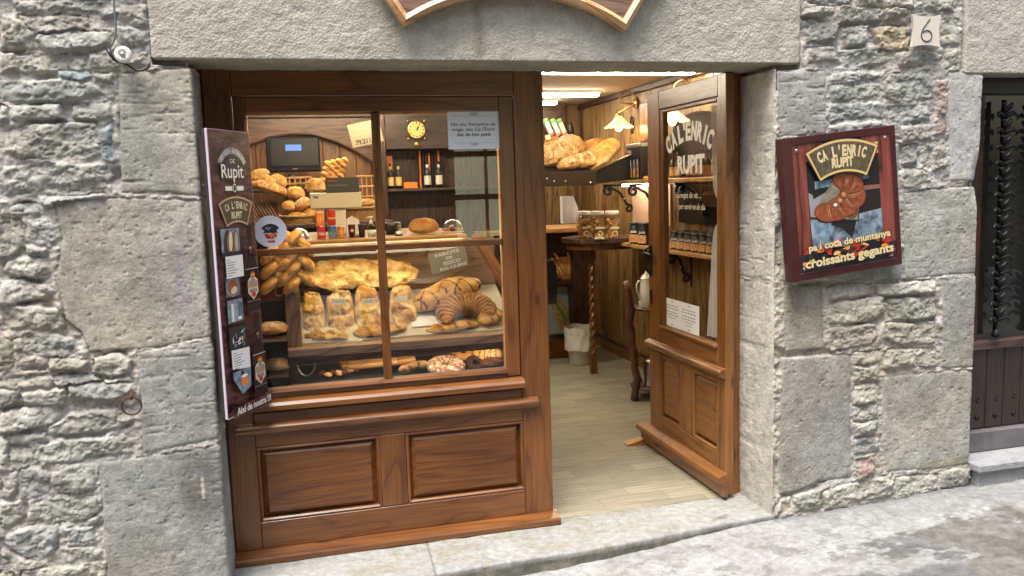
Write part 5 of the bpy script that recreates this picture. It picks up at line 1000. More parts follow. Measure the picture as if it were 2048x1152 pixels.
# hanging licence sign
c0, c1, c2, c3 = A(698, 250, .62), A(762, 236, .62), A(768, 282, .62), A(706, 296, .62); U = (c2-c3).normalized(); V = (c0-c3); V = (V-U*V.dot(U)).normalized(); w_ = (c2-c3).length; h_ = (c0-c3).length
ar = Art(c3, U, V, .0004); ar.rect(0, w_, 0, h_, mat('dull_cream_card', (.22, .20, .15), .7)); ar.text("Ca L'Enric", w_*.08, h_*.83, h_*.15, M['grey_ink'], w=w_*.86, slant=.15, left=True); ar.text('Loteria Num.', w_*.08, h_*.52, h_*.12, M['grey_ink'], w=w_*.86, slant=.1, left=True); ar.text('79.211', w_*.12, h_*.18, h_*.20, M['ink'], bold=.03, w=w_*.47, left=True)
ar.mb.add([c0+U*.01, c0+U*.012, (c0.x+.02, .4, 1.93), (c0.x+.018, .4, 1.93)], [[0, 1, 2, 3]], M['grey_ink']); one(ar.mb, 'lottery_sign', 'cream card reading 79.211 hung aslant behind the window bar', 'sign', c3)
# ---------------------------------------------------------------- goods along the right wall
# studded bread tray on the wall
YT = 2.6
a, b = A(1093, 370, YT), A(1193, 342, YT); t = thing('bread_tray', 'black studded tray of loaves fixed high on the right wall', 'tray', (b.x, YT, a.z))
TX0 = 1.95; m = MB(); zt0 = A(1150, 343, YT).z; zt1 = A(1150, 371, YT).z; m.box(TX0, b.x, YT, YT+.02, zt1, zt0, mat('dark_brown_metal', (.045, .03, .018), .4, .3), .003, 'x'); m.build('front_board', t)
pe = at(1255, 290, 'Y', YT+.02); bx = b.x
m = MB(); m.prism([(YT+.02, zt1), (YT+.55, zt1), (YT+.55, zt0+.26), (YT+.02, zt0)], bx-.012, bx, M['black'], 'yz'); m.prism([(YT+.02, zt0-.01), (YT+.55, zt0+.24), (YT+.55, zt0+.255), (YT+.02, zt0+.005)], TX0, bx-.012, M['black'], 'yz'); m.build('side_panel', t)
for i, px in enumerate((1094, 1108, 1131, 1181)): q = A(px, 362+(i == 3)*3-(i == 0)*5, YT); m = MB(); m.lathe([(0, 0), (.006, 0), (.005, .004), (0, .006)], M['white'], (q.x, YT-.0005, q.z), axis='y', n=12); m.build('stud', t, True)
# side cheek going back along the wall to the right
m = MB(); q1 = at(1193, 345, 'Y', YT+.02); q2 = at(1257, 292, 'Y', YT+.25)
m.prism([(bx, zt1+.005), (bx+.30, zt1+.03), (bx+.33, zt1+.20), (bx+.30, zt1+.22), (bx, zt0+.002)], YT+.06, YT+.075, M['black'], 'xz'); m.tube([(bx, YT+.055, zt0+.003), (bx+.315, YT+.055, zt1+.225)], .006, M['steel']); m.build('slanted_cheek', t)
LZ = zt0
for i, (px, py, w_, h_, st, a_, dy, lab) in enumerate(((1118, 318, 70, 56, 'seed', -.35, .10, 'seeded pale loaf at the left of the wall tray'), (1165, 298, 58, 70, 'flour', -.9, .22, 'floury round loaf standing at the back of the wall tray'), (1172, 330, 70, 40, 'seed', -.1, .08, 'long seeded loaf at the front of the wall tray'), (1205, 325, 75, 42, 'gold', -.62, .08, 'golden crusty loaf leaning at the right of the wall tray'), (1222, 308, 76, 46, 'roll', -.72, .13, 'big shiny golden loaf at the top right of the wall tray'), (1190, 300, 60, 34, 'gold', -.3, .30, 'brown loaf behind the floury loaf in the wall tray'), (1097, 305, 30, 24, 'flour', 0, .2, 'small floury roll at the left edge of the wall tray'))):
    q = A(px, py, YT+dy); hh = sz(h_, YT+dy); bread('loaf', lab, 'loaf', (q.x, q.y, q.z-hh*.25), (sz(w_, YT+dy), .15, hh*1.15), (0, a_, R(-5)), st, 200+i, 'loaves in the wall tray', lump=.05)
q = A(1099, 285, YT+.1); m = MB(); m.tube([A(1106, 300, YT+.1), A(1097, 278, YT+.1)], .003, M['light_wood']); m.X = rotm(A(1096, 275, YT+.1), (0, -.2, 0)); m.box(-.02, .02, -.002, .002, -.015, .02, M['card'], .001); one(m, 'price_tag', 'little wooden price tag on a stick in the wall tray', 'price tag', q)
# bags on a small rack at the back
YK = 4.2
q = A(1120, 275, YK); m = MB(); a, b = A(1090, 275, YK), A(1143, 270, YK); m.box(a.x-.3, b.x, YK-.05, YK+.15, a.z-.02, a.z, M['dark_wood'], .003, 'x'); m.box(a.x-.3, b.x, YK+.15, YK+.17, a.z, a.z+.35, M['dark_wood'], .003, 'x'); one(m, 'back_rack', 'dark rack at the back wall holding tilted packets', 'rack', (a.x, YK, a.z-.02))
for i, px in enumerate((1100, 1114, 1127)):
    q = A(px+4, 272, YK-.02); m = MB(); m.X = rotm(q, (0, -.42, 0)); m.box(-.025, .025, -.02, .02, .0, .09, mat('pink_packet', (.45, .16, .14), .35), .008); m.box(-.0255, .0255, -.021, .021, .085, .17, M['green'], .008); m.box(-.02, .02, -.022, -.019, .03, .13, M['card'], .001); one(m, 'snack_packet', ('leftmost tilted packet with green top on the back rack', 'middle tilted packet with green top on the back rack', 'rightmost tilted packet with green top on the back rack')[i], 'packet', q, 'tilted packets on the back rack')
q = A(1141, 262, YK); m = MB(); m.lathe([(0, 0), (.03, 0), (.035, .06), (.02, .10), (.012, .12), (0, .12)], M['black'], (q.x, YK, A(1141, 272, YK).z)); one(m, 'black_jug', 'small black jug right of the tilted packets', 'jug', (q.x, YK, A(1141, 272, YK).z), smooth=True)
# wall shelves along the right wall
def wall_shelf(y0, y1, z, x0, label, name='wall_shelf'):
    m = MB(); m.box(x0, XW-.003, y0, y1, z-.028, z, M['counter_wood'], .004, 'y'); t = thing(name, label, 'shelf', (XW, (y0+y1)/2, z-.028)); m.build('shelf_board', t); return t
ZU, ZL = 1.575, 1.09
s1 = wall_shelf(.75, 3.25, ZU, 2.80, 'upper wooden wall shelf carried by black scroll brackets'); s2 = wall_shelf(.75, 3.0, ZL, 2.80, 'lower wooden wall shelf carrying the dark jars')
def scroll(y, z, par, L=.27):
    m = MB(); x1 = XW-.004; pts = [(x1, y, z-.05), (x1-.02, y, z-.16)]; 
    def spiral(cx, cz, r0, a0, turns, sg): return [(cx+r0*(1-.72*k/18)*math.cos(a0+sg*turns*6.283*k/18), y, cz+r0*(1-.72*k/18)*math.sin(a0+sg*turns*6.283*k/18)) for k in range(19)]
    m.tube([(x1, y, z-.30), (x1, y, z-.035)], .009, M['iron']); m.tube([(x1-L, y, z-.038), (x1, y, z-.038)], .008, M['iron'])
    m.tube(spiral(x1-L+.045, z-.085, .042, 1.57, 1.1, 1)[::-1]+[(x1-L*.45, y, z-.10), (x1-.06, y, z-.20)]+spiral(x1-.045, z-.235, .035, 1.9, 1.1, -1), .0115, M['iron'], 8)
    m.lathe([(0, 0), (.006, 0), (0, .004)], M['white'], (x1-.09, y-.012, z-.15), axis='y', n=8); m.build('scroll_bracket', par, True)
for y in (1.0, 1.9, 2.72, 3.25): scroll(y, ZU-.0, s1)
for y in (1.1, 2.2): scroll(y, ZL, s2, .2)
sl = thing('shelf_lamp', 'small strip lamp under the upper wall shelf', 'lamp', (2.97, 2.7, ZU-.05)); m = MB(); m.box(2.95, 2.99, 2.5, 3.15, ZU-.05, ZU-.03, lamp_mat('shelf_strip', (1, .84, .68), 9), .004, 'y'); m.build('tube', sl)
m = MB(); m.box(XW-.016, XW-.004, 2.52, 3.25, 1.22, 1.535, mat('pink_lit_board', (.62, .42, .28), .6), .002, 'y'); one(m, 'splash_board', 'pale pinkish board on the wall between the two shelves', 'board', (XW, 2.7, 1.22))
# gift box with bottle pictures
q = at(1272, 358, 'X', 2.84); yb = q.y; m = MB(); t = thing('gift_box', 'black bottle gift box with grey lid on the upper shelf', 'box', (2.9, yb, ZU+.001)); m.box(2.83, 3.05, yb-.12, yb+.16, ZU+.001, ZU+.24, M['black'], .004); m.build('carton', t)
m = MB(); m.box(2.825, 3.055, yb-.125, yb+.165, ZU+.241, ZU+.27, mat('grey_lid', (.16, .16, .15), .4), .004); m.build('lid', t)
ar = Art((2.8285, yb+.16, ZU), (0, -1, 0), (0, 0, 1), .0005); ar.N = Vector((-1, 0, 0)); ar.text('Rupit', .07, .215, .02, M['white'], w=.07, bold=.02)
for k in range(4): u = .03+.068*k; ar.rect(u-.016, u+.016, .02, .10, M['gold']); ar.ell(u, .10, .016, .02, M['grey_ink']); ar.rect(u-.006, u+.006, .11, .15, M['white']); ar.ell(u, .055, .012, .02, M['red'] if k % 2 else M['card'])
ar.mb.build('printed_side', t)
q = at(1285, 365, 'X', 2.86); bread('biscuit', 'small brown biscuit at the edge of the upper shelf', 'biscuit', (2.84, q.y-.12, ZU+.001), (.05, .05, .03), (0, 0, 0), 'gold', 230)
# framed picture and hook on the wall
q = at(1283, 235, 'X', XW-.02); m = MB(); m.box(XW-.03, XW-.004, q.y-.16, q.y+.02, ZU+.29, ZU+.62, M['dark_wood'], .004); t = thing('framed_picture', 'dark framed reddish picture on the right wall above the gift box', 'picture', (XW, q.y, ZU+.29)); m.build('frame', t); m = MB(); m.box(XW-.033, XW-.030, q.y-.145, q.y+.005, ZU+.31, ZU+.60, mat('red_brown_print', (.28, .09, .04), .4, col2=(.5, .3, .14), vscale=18), .001); m.build('print', t)
q = at(1262, 250, 'X', XW-.02); m = MB(); m.tube([(XW-.012, q.y+.03*math.cos(k), q.z+.07*math.sin(k)) for k in [i*.5 for i in range(13)]], .006, M['iron'], 6); one(m, 'horseshoe', 'black iron loop hanging on the right wall beside the picture', 'iron loop', q, smooth=True)
Mlac = mat('matt_black_board', (.006, .006, .006), .75, spec=.15)  # boards added to stand in for the dark arched shapes in the door glass
for xa, xb, yb_, yt, lab in ((1342, 1446, 352, 222, 'black arched board added on the right wall as dark backing for the door glass lettering'), (1358, 1440, 448, 356, 'dark arched board added under the upper wall shelf as backing behind the door glass')):
    XX = XW-.03; pa_, pb_ = at(xa, yb_, 'X', XX), at(xb, yb_, 'X', XX); pm = at((xa+xb)/2, yb_, 'X', XX); tz = at((xa+xb)/2, yt, 'X', XX).z; z0 = pm.z; wy = pa_.y-pb_.y; cy = (pa_.y+pb_.y)/2; hz_ = tz-z0
    pl = [(cy-wy/2, z0), (cy+wy/2, z0)]+[(cy+wy*.5*math.cos(math.pi*k/16), z0+hz_*(.62+.38*math.sin(math.pi*k/16))) for k in range(17)]
    m = MB(); m.prism(pl, XW-.03, XW-.004, Mlac, 'yz'); one(m, 'added_arched_board', lab, 'board', (XW-.02, cy, z0))
for i, (px, py, w_, h_, st, a_, dy, lab) in enumerate(((1112, 298, 50, 40, 'gold', -.4, .30, 'golden loaf at the top left of the wall tray'), (1140, 333, 52, 34, 'seed', -.2, .06, 'seeded loaf low at the front of the wall tray'), (1148, 310, 56, 42, 'seed', -.6, .16, 'seeded loaf in the middle of the wall tray'))):
    q = A(px, py, YT+dy); hh = sz(h_, YT+dy); bread('loaf', lab, 'loaf', (q.x, q.y, q.z-hh*.25), (sz(w_, YT+dy), .13, hh*1.15), (0, a_, R(-5)), st, 220+i, 'loaves in the wall tray', lump=.06)

# small bottles on the upper shelf behind the door glass
mb_ = None
def small_bottle(y, z, x=2.87, label='', h=.17, lab=None):
    t = thing('small_bottle', label, 'bottle', (x, y, z+.001), 'small bottles along the upper wall shelf'); q = Vector((x, y, z+.001)); m = MB(); m.lathe([(0, 0), (.024, 0), (.025, h*.5), (.022, h*.6), (.009, h*.75), (.009, h*.95), (.011, h), (0, h)], M['black'], q, n=16); m.build('glass_body', t, True); m = MB(); m.lathe([(.0255, h*.1), (.0255, h*.45)], lab or mat('brown_label', (.30, .13, .06), .5, col2=(.5, .3, .16), vscale=80), q, n=16); m.build('label', t, True); return t
b0 = small_bottle(2.02, ZU, label='small dark bottle with a red label in the row on the upper wall shelf')
for i in range(1, 12): copy_thing(b0, (2.87 if i % 2 else 2.95, 2.02-.085*i, ZU+.001))
# dark jars in a row on the lower shelf
def jar(x, y, z, label, r=.042, h=.125):
    q = Vector((x, y, z+.001)); t = thing('dark_jar', label, 'jar', q, 'dark jars in a row on the lower wall shelf'); m = MB(); m.lathe([(0, 0), (r*.95, 0), (r, .006), (r, h*.72), (r*.8, h*.84), (r*.8, h*.86)], M['black'], q, n=28); m.build('glass_body', t, True)
    m = MB(); m.lathe([(r*.86, h*.86), (r*.88, h*.87), (r*.88, h), (0, h)], M['steel'] if 0 else M['black'], q, n=28); m.lathe([(r*.885, h*.97), (r*.885, h*.985)], M['steel'], q, n=28); m.build('lid', t, True)
    m = MB(); k = 14; vs = []
    for i in range(k+1): a_ = R(100)+R(160)*i/k; vs += [(q.x+(r+.0006)*math.cos(a_), q.y+(r+.0006)*math.sin(a_), q.z+h*.08), (q.x+(r+.0006)*math.cos(a_), q.y+(r+.0006)*math.sin(a_), q.z+h*.44)]
    m.add(vs, [[2*i, 2*i+2, 2*i+3, 2*i+1] for i in range(k)], mat('orange_fruit_label', (.50, .17, .05), .5, col2=(.75, .5, .25), vscale=60) if 'lbl' not in M else M['lbl']); M.setdefault('lbl', m.mats[0]); m.build('label', t, True)
    ar = Art((q.x-.72*(r+.002), q.y-.72*(r+.002), q.z+h*.58), (.707, -.707, 0), (0, 0, 1), .0003); ar.text('Jolda', 0, 0, .018, M['white'], bold=.03, w=.05, slant=.2); ar.mb.build('lettering', t); return t
j0 = jar(2.85, 2.63, ZL, 'larger dark jar with orange fruit label beside the biscuit jars', .052, .165)
jar(2.85, 2.47, ZL, 'dark jar with orange fruit label half hidden by the door stile', .050, .165)
j1 = jar(2.87, 1.98, ZL, 'dark jar with orange label in the row behind the door glass')
for i in range(1, 9): copy_thing(j1, (2.87, 1.98-.105*i, ZL+.001))
for i in range(6): j = copy_thing(j1, (2.97, 2.02-.15*i, ZL+.13) if False else (2.98, 2.05-.13*i, ZL+.001))
# corner table with twisted leg, jars of biscuits
t = thing('corner_table', 'dark wooden side table with rounded top and barley-twist leg', 'table', (2.62, 3.0, .005)); ZTb = 1.125
m = MB(); c = Vector((2.74, 3.08, 0)); n = 36; pl = [(c.x+.33*math.cos(k*6.283/n)*(1 if 1 else 0), c.y+.30*math.sin(k*6.283/n)) for k in range(n)]; m.prism(pl, ZTb-.035, ZTb, M['dark_wood'], 'xy'); pl2 = [(c.x+.29*math.cos(k*6.283/n), c.y+.26*math.sin(k*6.283/n)) for k in range(n)]; m.prism(pl2, ZTb-.09, ZTb-.035, wood('mahogany', (.03, .01, .006), (.12, .04, .018), (.16, .055, .024), .35, .3, False), 'xy'); m.build('table_top', t)
lx, ly = A(1186, 700, 3.05).x, 3.05
m = MB(); m.box(lx-.028, lx+.028, ly-.028, ly+.028, .005, .15, RW, .005, 'z'); m.box(lx-.028, lx+.028, ly-.028, ly+.028, .93, ZTb-.09, RW, .005, 'z'); vs = []; fs = []; n = 16; L = 110
for j in range(L+1):
    z = .15+.78*j/L
    for i in range(n): a_ = 6.2832*i/n; r = .023+.006*math.cos(2*(a_-z*42)); vs.append((lx+r*math.cos(a_), ly+r*math.sin(a_), z))
for j in range(L):
    for i in range(n): fs.append([j*n+i, j*n+(i+1) % n, (j+1)*n+(i+1) % n, (j+1)*n+i])
m.add(vs, fs, M['mahog'] if 'mahog' in M else RW); m.build('leg', t, False)
def biscuit_jar(px, y, label):
    q = Vector((A(px, 470, y).x, y, ZTb+.001)); t = thing('biscuit_jar', label, 'jar', q, 'glass jars of biscuits on the corner table'); r = .062; h = .215; m = MB()
    m.lathe([(0, .001), (r*.95, .001), (r, .01), (r, h*.72), (r*.8, h*.82), (r*.8, h*.86)], M['thin_glass'], q, n=32); m.build('glass_body', t, True)
    m = MB(); m.lathe([(r*.82, h*.86), (r*.86, h*.87), (r*.86, h*.97), (r*.8, h), (0, h)], mat('pale_pink_lid', (.80, .70, .66), .5) if 'lidm' not in M else M['lidm'], q, n=32); M.setdefault('lidm', m.mats[0]); m.build('lid', t, True)
    rr = random.Random(px); m = MB(); vs = []; 
    for k in range(90):
        a_ = rr.uniform(0, 6.28); d_ = r*.66*math.sqrt(rr.random()); p = q+Vector((d_*math.cos(a_), d_*math.sin(a_), .015+rr.random()*h*.62)); s_ = rr.uniform(.014, .021); m2 = Matrix.Translation(p) @ Euler((rr.uniform(0, 3), rr.uniform(0, 3), 0)).to_matrix().to_4x4(); m.X = m2; c_ = mixv(Vector((.60, .36, .14)), Vector((.30, .14, .05)), rr.random()); m.lathe([(0, -.005), (s_, -.003), (s_, .003), (0, .005)], M['bread'], n=10); m.t[-40:] = [tuple(c_)]*40
    m.X = Matrix(); m.build('biscuits', t); ar = Art((q.x, q.y-r-.0015, q.z+.035), (1, 0, 0), (0, 0, 1), .0004); ar.rect(-.036, .036, .04, .058, M['card']); ar.ell(0, .005, .026, .022, M['card']); ar.ell(0, .005, .02, .016, M['orange']); ar.ell(0, .005, .012, .01, M['green']); ar.mb.build('label', t)
biscuit_jar(1168, 3.02, 'glass jar of biscuits, leftmost on the corner table'); biscuit_jar(1195, 2.92, 'glass jar of biscuits in the middle of the corner table'); biscuit_jar(1224, 2.84, 'glass jar of biscuits, rightmost on the corner table beside the dark jars')
q = Vector((A(1199, 470, 2.80).x, 2.80, ZTb+.001)); m = MB(); m.lathe([(0, 0), (.05, .0), (.045, .015), (.012, .03), (.006, .04), (.02, .06), (0, .055)], M['plastic_film'], q, n=9); m.lathe([(0, .001), (.04, .002), (.03, .02), (0, .024)], M['bread'], q, n=12); m.t[-48:] = [(.5, .42, .3)]*48; one(m, 'sweet_bag', 'small clear tied bag in front of the biscuit jars', 'bag', q)
q = A(1138, 447, 3.15); a, b = A(1124, 447, 3.15), A(1152, 392, 3.15); m = MB(); m.X = Matrix(); m.prism([(a.x, a.z), (b.x+.02, a.z), (b.x+.005, b.z-.09), (b.x-.03, b.z), (a.x+.0, b.z)], 3.13, 3.19, M['paper'], 'xz'); one(m, 'paper_bag', 'tall white paper bag standing left of the biscuit jars', 'bag', (q.x, 3.16, a.z))
# counter at the back with orange sacks and display
YC = 3.75
t = thing('back_counter', 'dark wooden counter at the back of the shop seen through the doorway', 'counter', (2.3, YC+.2, .005)); zc_ = A(1120, 452, YC).z
m = MB(); m.box(1.75, 2.86, YC-.35, YC+.3, zc_-.04, zc_, M['counter_wood'], .005, 'x'); m.build('counter_top', t); m = MB(); m.box(2.70, 2.86, YC-.05, YC+.3, .005, zc_-.04, M['dark_wood'], .005, 'z'); m.box(1.75, 2.70, YC+.02, YC+.3, zc_-.28, zc_-.04, M['dark_wood'], .004, 'x'); m.box(1.75, 2.72, YC-.02, YC+.3, .005, .17, RW, .006, 'x'); m.box(1.75, 2.70, YC+.22, YC+.3, .17, .70, mat('warm_pale_board', (.45, .36, .17), .6), .004); m.box(1.75, 2.70, YC+.25, YC+.3, .70, 1.0, mat('amber_board', (.50, .20, .05), .5), .004); m.box(1.75, 2.70, YC+.0, YC+.22, .66, .70, M['dark_wood'], .004, 'x'); m.build('cabinet', t)
q = A(1120, 535, YC+.05); m = MB(); t2 = thing('bread_sack', 'see-through orange sack of long loaves below the back counter', 'sack', (q.x, YC+.05, .705))
for i in range(7):
    p = q+Vector((-.07+.03*i, -.01*(i % 3), .02-.012*abs(i-3))); bread('baguette', '', '', p, (.30, .05, .045), (0, R(52+5*i), 0), 'roll', 250+i, lump=.04, parent=t2)
q = A(1105, 565, 3.35); m = MB(); vs = []; fs = []; n = 14; a, b = A(1080, 610, 3.3), A(1112, 520, 3.3)
m.prism([(a.x, a.z), (b.x-.012, a.z+.005), (b.x, a.z+.1), (b.x-.005, b.z-.05), (b.x-.03, b.z), (a.x, b.z-.02)], 3.28, 3.36, M['cloth'], 'xz'); one(m, 'black_apron', 'black cloth hanging at the left edge of the doorway', 'apron', (b.x-.03, 3.32, a.z))
q = A(1120, 620, YC+.1); ar = Art(A(1098, 668, YC+.08), (1, 0, 0), (0, .1, 1), .001); w_ = .26; ar.rect(0, .22, 0, .42, mat('faded_poster_blue', (.30, .37, .38), .5)); ar.poly([(.0, .40), (.06, .42), (.24, .12), (.17, .03), (.10, .03)], mat('sandwich_print', (.50, .38, .18), .5, col2=(.30, .13, .05), vscale=30)); ar.poly([(.03, .36), (.05, .36), (.19, .10), (.16, .09)], M['green'])
one(ar.mb, 'sandwich_poster', 'poster of a long filled sandwich on the low back display', 'poster', A(1098, 668, YC+.08))
# bin with white liner
q = Vector((A(1160, 700, 3.45).x, 3.45, .005)); t = thing('waste_bin', 'grey waste bin with a white plastic liner beside the twisted table leg', 'bin', q); m = MB(); m.lathe([(0, .0), (.085, .0), (.092, .01), (.125, .27), (.127, .29)], mat('pale_grey_plastic', (.42, .42, .37), .5), q, n=36); m.build('body', t, True)
m = MB(); vs = []; fs = []; n = 60
for j in range(10):
    for i in range(n): a_ = 6.2832*i/n; z = .33-.022*j; r = .130+.004*math.sin(a_*11+j*.6)+.003*math.sin(a_*23)+(.006 if j > 6 else 0)-.002*j*.3; vs.append((q.x+r*math.cos(a_), q.y+r*math.sin(a_), q.z+z+.006*math.sin(a_*5)))
for j in range(9):
    for i in range(n): fs.append([j*n+i, j*n+(i+1) % n, (j+1)*n+(i+1) % n, (j+1)*n+i])
m.add(vs, fs, mat('white_liner', (.62, .62, .58), .45)); m.build('liner', t, True)
# rustic branch stand with enamel jug and milk can
bx_, by_ = 2.62, 2.12; t = thing('branch_stand', 'rustic dark branch stand with two round shelves by the door edge', 'stand', (bx_+.1, by_, .005)); Mbr = mat('dark_gnarled_branch', (.085, .032, .014), .45, var=.5, vscale=14, bump=.9, bscale=26, coat=.2)
m = MB(); pts = []; rs = []
for px, py, r in ((1250, 562, .022), (1255, 580, .027), (1259, 600, .030), (1263, 620, .028), (1258, 645, .030), (1264, 665, .026), (1262, 690, .030), (1269, 715, .028), (1268, 735, .026), (1275, 760, .030), (1272, 775, .026), (1268, 800, .030)): p = A(px, py, by_); pts.append((p.x, by_+.01*math.sin(px), max(p.z, .012))); rs.append(r)
m.tube(pts, rs, Mbr, 12); m.build('upright', t, True)
m = MB(); pts2 = [(p[0]+.26, p[1]+.10, p[2]) for p in pts]; m.tube(pts2, rs, Mbr, 12); m.build('upright', t, True)
for z, nm in ((A(1290, 617, by_).z, 'shelf'), (A(1290, 775, by_).z, 'shelf')): m = MB(); m.lathe([(0, -.012), (.155, -.012), (.16, 0), (.155, .006), (0, .006)], Mbr, (bx_+.15, by_+.06, z), n=32); m.build(nm, t, True)
zj = A(1290, 617, by_).z+.0065; q = Vector((bx_+.10, by_+.03, zj)); t = thing('enamel_jug', 'tall white enamel jug with lid on the upper shelf of the branch stand', 'jug', q); m = MB(); m.lathe([(0, 0), (.055, 0), (.056, .006), (.048, .12), (.04, .19), (.041, .2)], M['enamel'], q, n=32); m.build('body', t, True)
m = MB(); m.lathe([(.043, .20), (.042, .206), (.03, .225), (.008, .24), (.01, .25), (0, .256)], M['enamel'], q, n=32); m.lathe([(.0435, .197), (.0437, .202)], M['grey_ink'], q, n=32); m.build('lid', t, True)
m = MB(); m.tube([q+Vector(v) for v in ((-.040, -.005, .185), (-.065, -.01, .19), (-.08, -.012, .165), (-.078, -.012, .12), (-.062, -.01, .08), (-.05, -.006, .05))], .006, M['enamel']); m.build('handle', t, True)
zj = A(1290, 775, by_).z+.0065; q = Vector((bx_+.115, by_+.0, zj)); t = thing('milk_can', 'small steel milk can on the lower shelf of the branch stand', 'milk can', q); m = MB(); m.lathe([(0, 0), (.055, 0), (.056, .01), (.055, .14), (.04, .17), (.04, .175)], M['steel'], q, n=32); m.build('body', t, True); m = MB(); m.lathe([(.045, .172), (.044, .19), (.02, .20), (0, .203)], M['steel'], q, n=32); m.build('lid', t, True); m = MB(); m.tube([q+Vector((.05*math.cos(a_), 0, .16+.07*math.sin(a_))) for a_ in [k*math.pi/10 for k in range(11)]], .003, M['iron']); m.build('handle', t, True)

# ---------------------------------------------------------------- signs and fixtures on the facade
# arched sign board above the opening
t = thing('arched_sign', 'arched wooden sign board with pale rim cut off by the top of the picture', 'sign', (1.2255, -.05, 2.29)); cx, cz = 1.2255, 1.470; r0, r1, ha = .830, 1.23, R(32.9)
def sector(ri, ro, h, n=30): return [(cx+ro*math.sin(-h+2*h*i/n), cz+ro*math.cos(-h+2*h*i/n)) for i in range(n+1)]+[(cx+ri*math.sin(h-2*h*i/n), cz+ri*math.cos(h-2*h*i/n)) for i in range(n+1)]
m = MB(); m.prism(sector(r0+.02, r1-.02, ha-.018), -.045, -.012, wood('weathered_sign_board', (.05, .025, .015), (.20, .115, .08), (.27, .17, .12), .6, 0, False, 14), 'xz'); m.build('board', t)
Mrim = wood('pale_rim', (.35, .16, .06), (.62, .34, .15), (.70, .42, .2), .35, .3, False)
m = MB(); e = .034; n = 30
ou = sector(r0, r1, ha, n); 
de = e/((r0+r1)/2)
inn = [(cx+(r1-e)*math.sin(-(ha-e/r1)+2*(ha-e/r1)*i/n), cz+(r1-e)*math.cos(-(ha-e/r1)+2*(ha-e/r1)*i/n)) for i in range(n+1)]+[(cx+(r0+e)*math.sin((ha-e/r0)-2*(ha-e/r0)*i/n), cz+(r0+e)*math.cos((ha-e/r0)-2*(ha-e/r0)*i/n)) for i in range(n+1)]
mid = [((a[0]+b[0])/2, (a[1]+b[1])/2) for a, b in zip(ou, inn)]; L = len(ou); rng = [(ou, -.010), (ou, -.052), (mid, -.066), (inn, -.052), (inn, -.040)]
vs = []; g = []; acc = 0
for poly, y in rng:
    acc = 0
    for i, p in enumerate(poly):
        if i: acc += math.hypot(p[0]-poly[i-1][0], p[1]-poly[i-1][1])
        vs.append((p[0], y, p[1])); g.append((acc, y+rng.index((poly, y))*.012, .2))
fs = []
for k in range(4):
    for i in range(L): fs.append([k*L+i, k*L+(i+1) % L, (k+1)*L+(i+1) % L, (k+1)*L+i])
m.add(vs, fs, Mrim, g); m.build('rim', t)
# narrow poster box in the corner of the reveal
pa = Vector((.036, -.012, 0)); u_ = Vector((math.sin(R(30)), math.cos(R(30)), 0)); zb, zt = .698, 1.800; PW = .272; nn = Vector((u_.y, -u_.x, 0))
t = thing('poster_box', 'narrow tall brick-patterned beer poster leaning in the left corner of the opening', 'poster', (.06, .05, zb))
m = MB(); Mt = Matrix(((u_.x, -nn.x, 0, pa.x), (u_.y, -nn.y, 0, pa.y), (0, 0, 1, 0), (0, 0, 0, 1))); m.X = Mt; m.box(0, PW, .001, .012, zb, zt, mat('poster_side_white', (.50, .42, .47), .5), .002); m.box(.002, PW-.002, .012, .026, zb, zt-.002, M['ink'], .002); m.build('panel', t)
Mbrk, n_, l_, b_ = newmat('dark_red_slate_print'); tc_ = n_.new('ShaderNodeAttribute'); tc_.attribute_name = 'gc'
mp_ = n_.new('ShaderNodeMapping'); mp_.inputs['Scale'].default_value = (46, 14, 1); l_.new(tc_.outputs['Vector'], mp_.inputs[0]); v_ = n_.new('ShaderNodeTexNoise'); v_.inputs['Scale'].default_value = 1; v_.inputs['Detail'].default_value = 4; v_.inputs['Distortion'].default_value = .6; l_.new(mp_.outputs[0], v_.inputs['Vector'])
r_ = n_.new('ShaderNodeValToRGB'); r_.color_ramp.elements[0].position = .36; r_.color_ramp.elements[0].color = (.022, .007, .009, 1); r_.color_ramp.elements[1].position = .60; r_.color_ramp.elements[1].color = (.12, .05, .047, 1); e_ = r_.color_ramp.elements.new(.48); e_.color = (.065, .02, .022, 1); l_.new(v_.outputs['Fac'], r_.inputs[0]); l_.new(r_.outputs[0], b_.inputs['Base Color']); b_.inputs['Roughness'].default_value = .35
HH = zt-zb; ar = Art(pa+Vector((0, 0, zb)), u_, (0, 0, 1), .0003); ar.rect(.003, PW-.003, .003, HH-.003, Mbrk)
ar.rect(.0005, PW-.0005, .0003, .004, M['white']); ar.rect(PW-.003, PW-.001, 0, HH, mat('rose_edge', (.40, .16, .14), .5)); ar.rect(0, PW, HH-.004, HH-.001, mat('rose_edge', (.40, .16, .14), .5))
ar.sector(.145, .93, .082, .108, R(28), R(152), M['grey_ink']); ar.arc_text('CERVESA ARTESANA', .145, .93, .095, R(118), .017, M['white'], .03, .8); ar.sector(.145, .93, .0, .078, R(30), R(150), M['ink']); ar.text('DE', .145, .985, .016, M['card'], w=.03)
ar.text('Rupit', .142, .945, .056, M['ink'], bold=.10, w=.160); ar.text('Rupit', .140, .947, .052, M['white'], bold=.01, w=.145)
ar.rect(.085, .205, .872, .889, M['paper']); ar.rect(.13, .16, .862, .899, M['ink']); ar.ell(.145, .882, .012, .017, M['card']); ar.ell(.145, .882, .008, .012, M['ink'])
ar.sector(.145, .60, .150, .250, R(63), R(117), M['gold'] if 0 else mat('old_gold_print', (.42, .32, .18), .5)); ar.sector(.145, .60, .157, .243, R(65), R(115), mat('badge_brown', (.06, .035, .02), .5)); ar.arc_text("CA L'ENRIC", .145, .60, .217, R(40), .026, M['card'], .03, .8); ar.text('RUPIT', .145, .60+.178, .025, M['card'], bold=.03, w=.07)
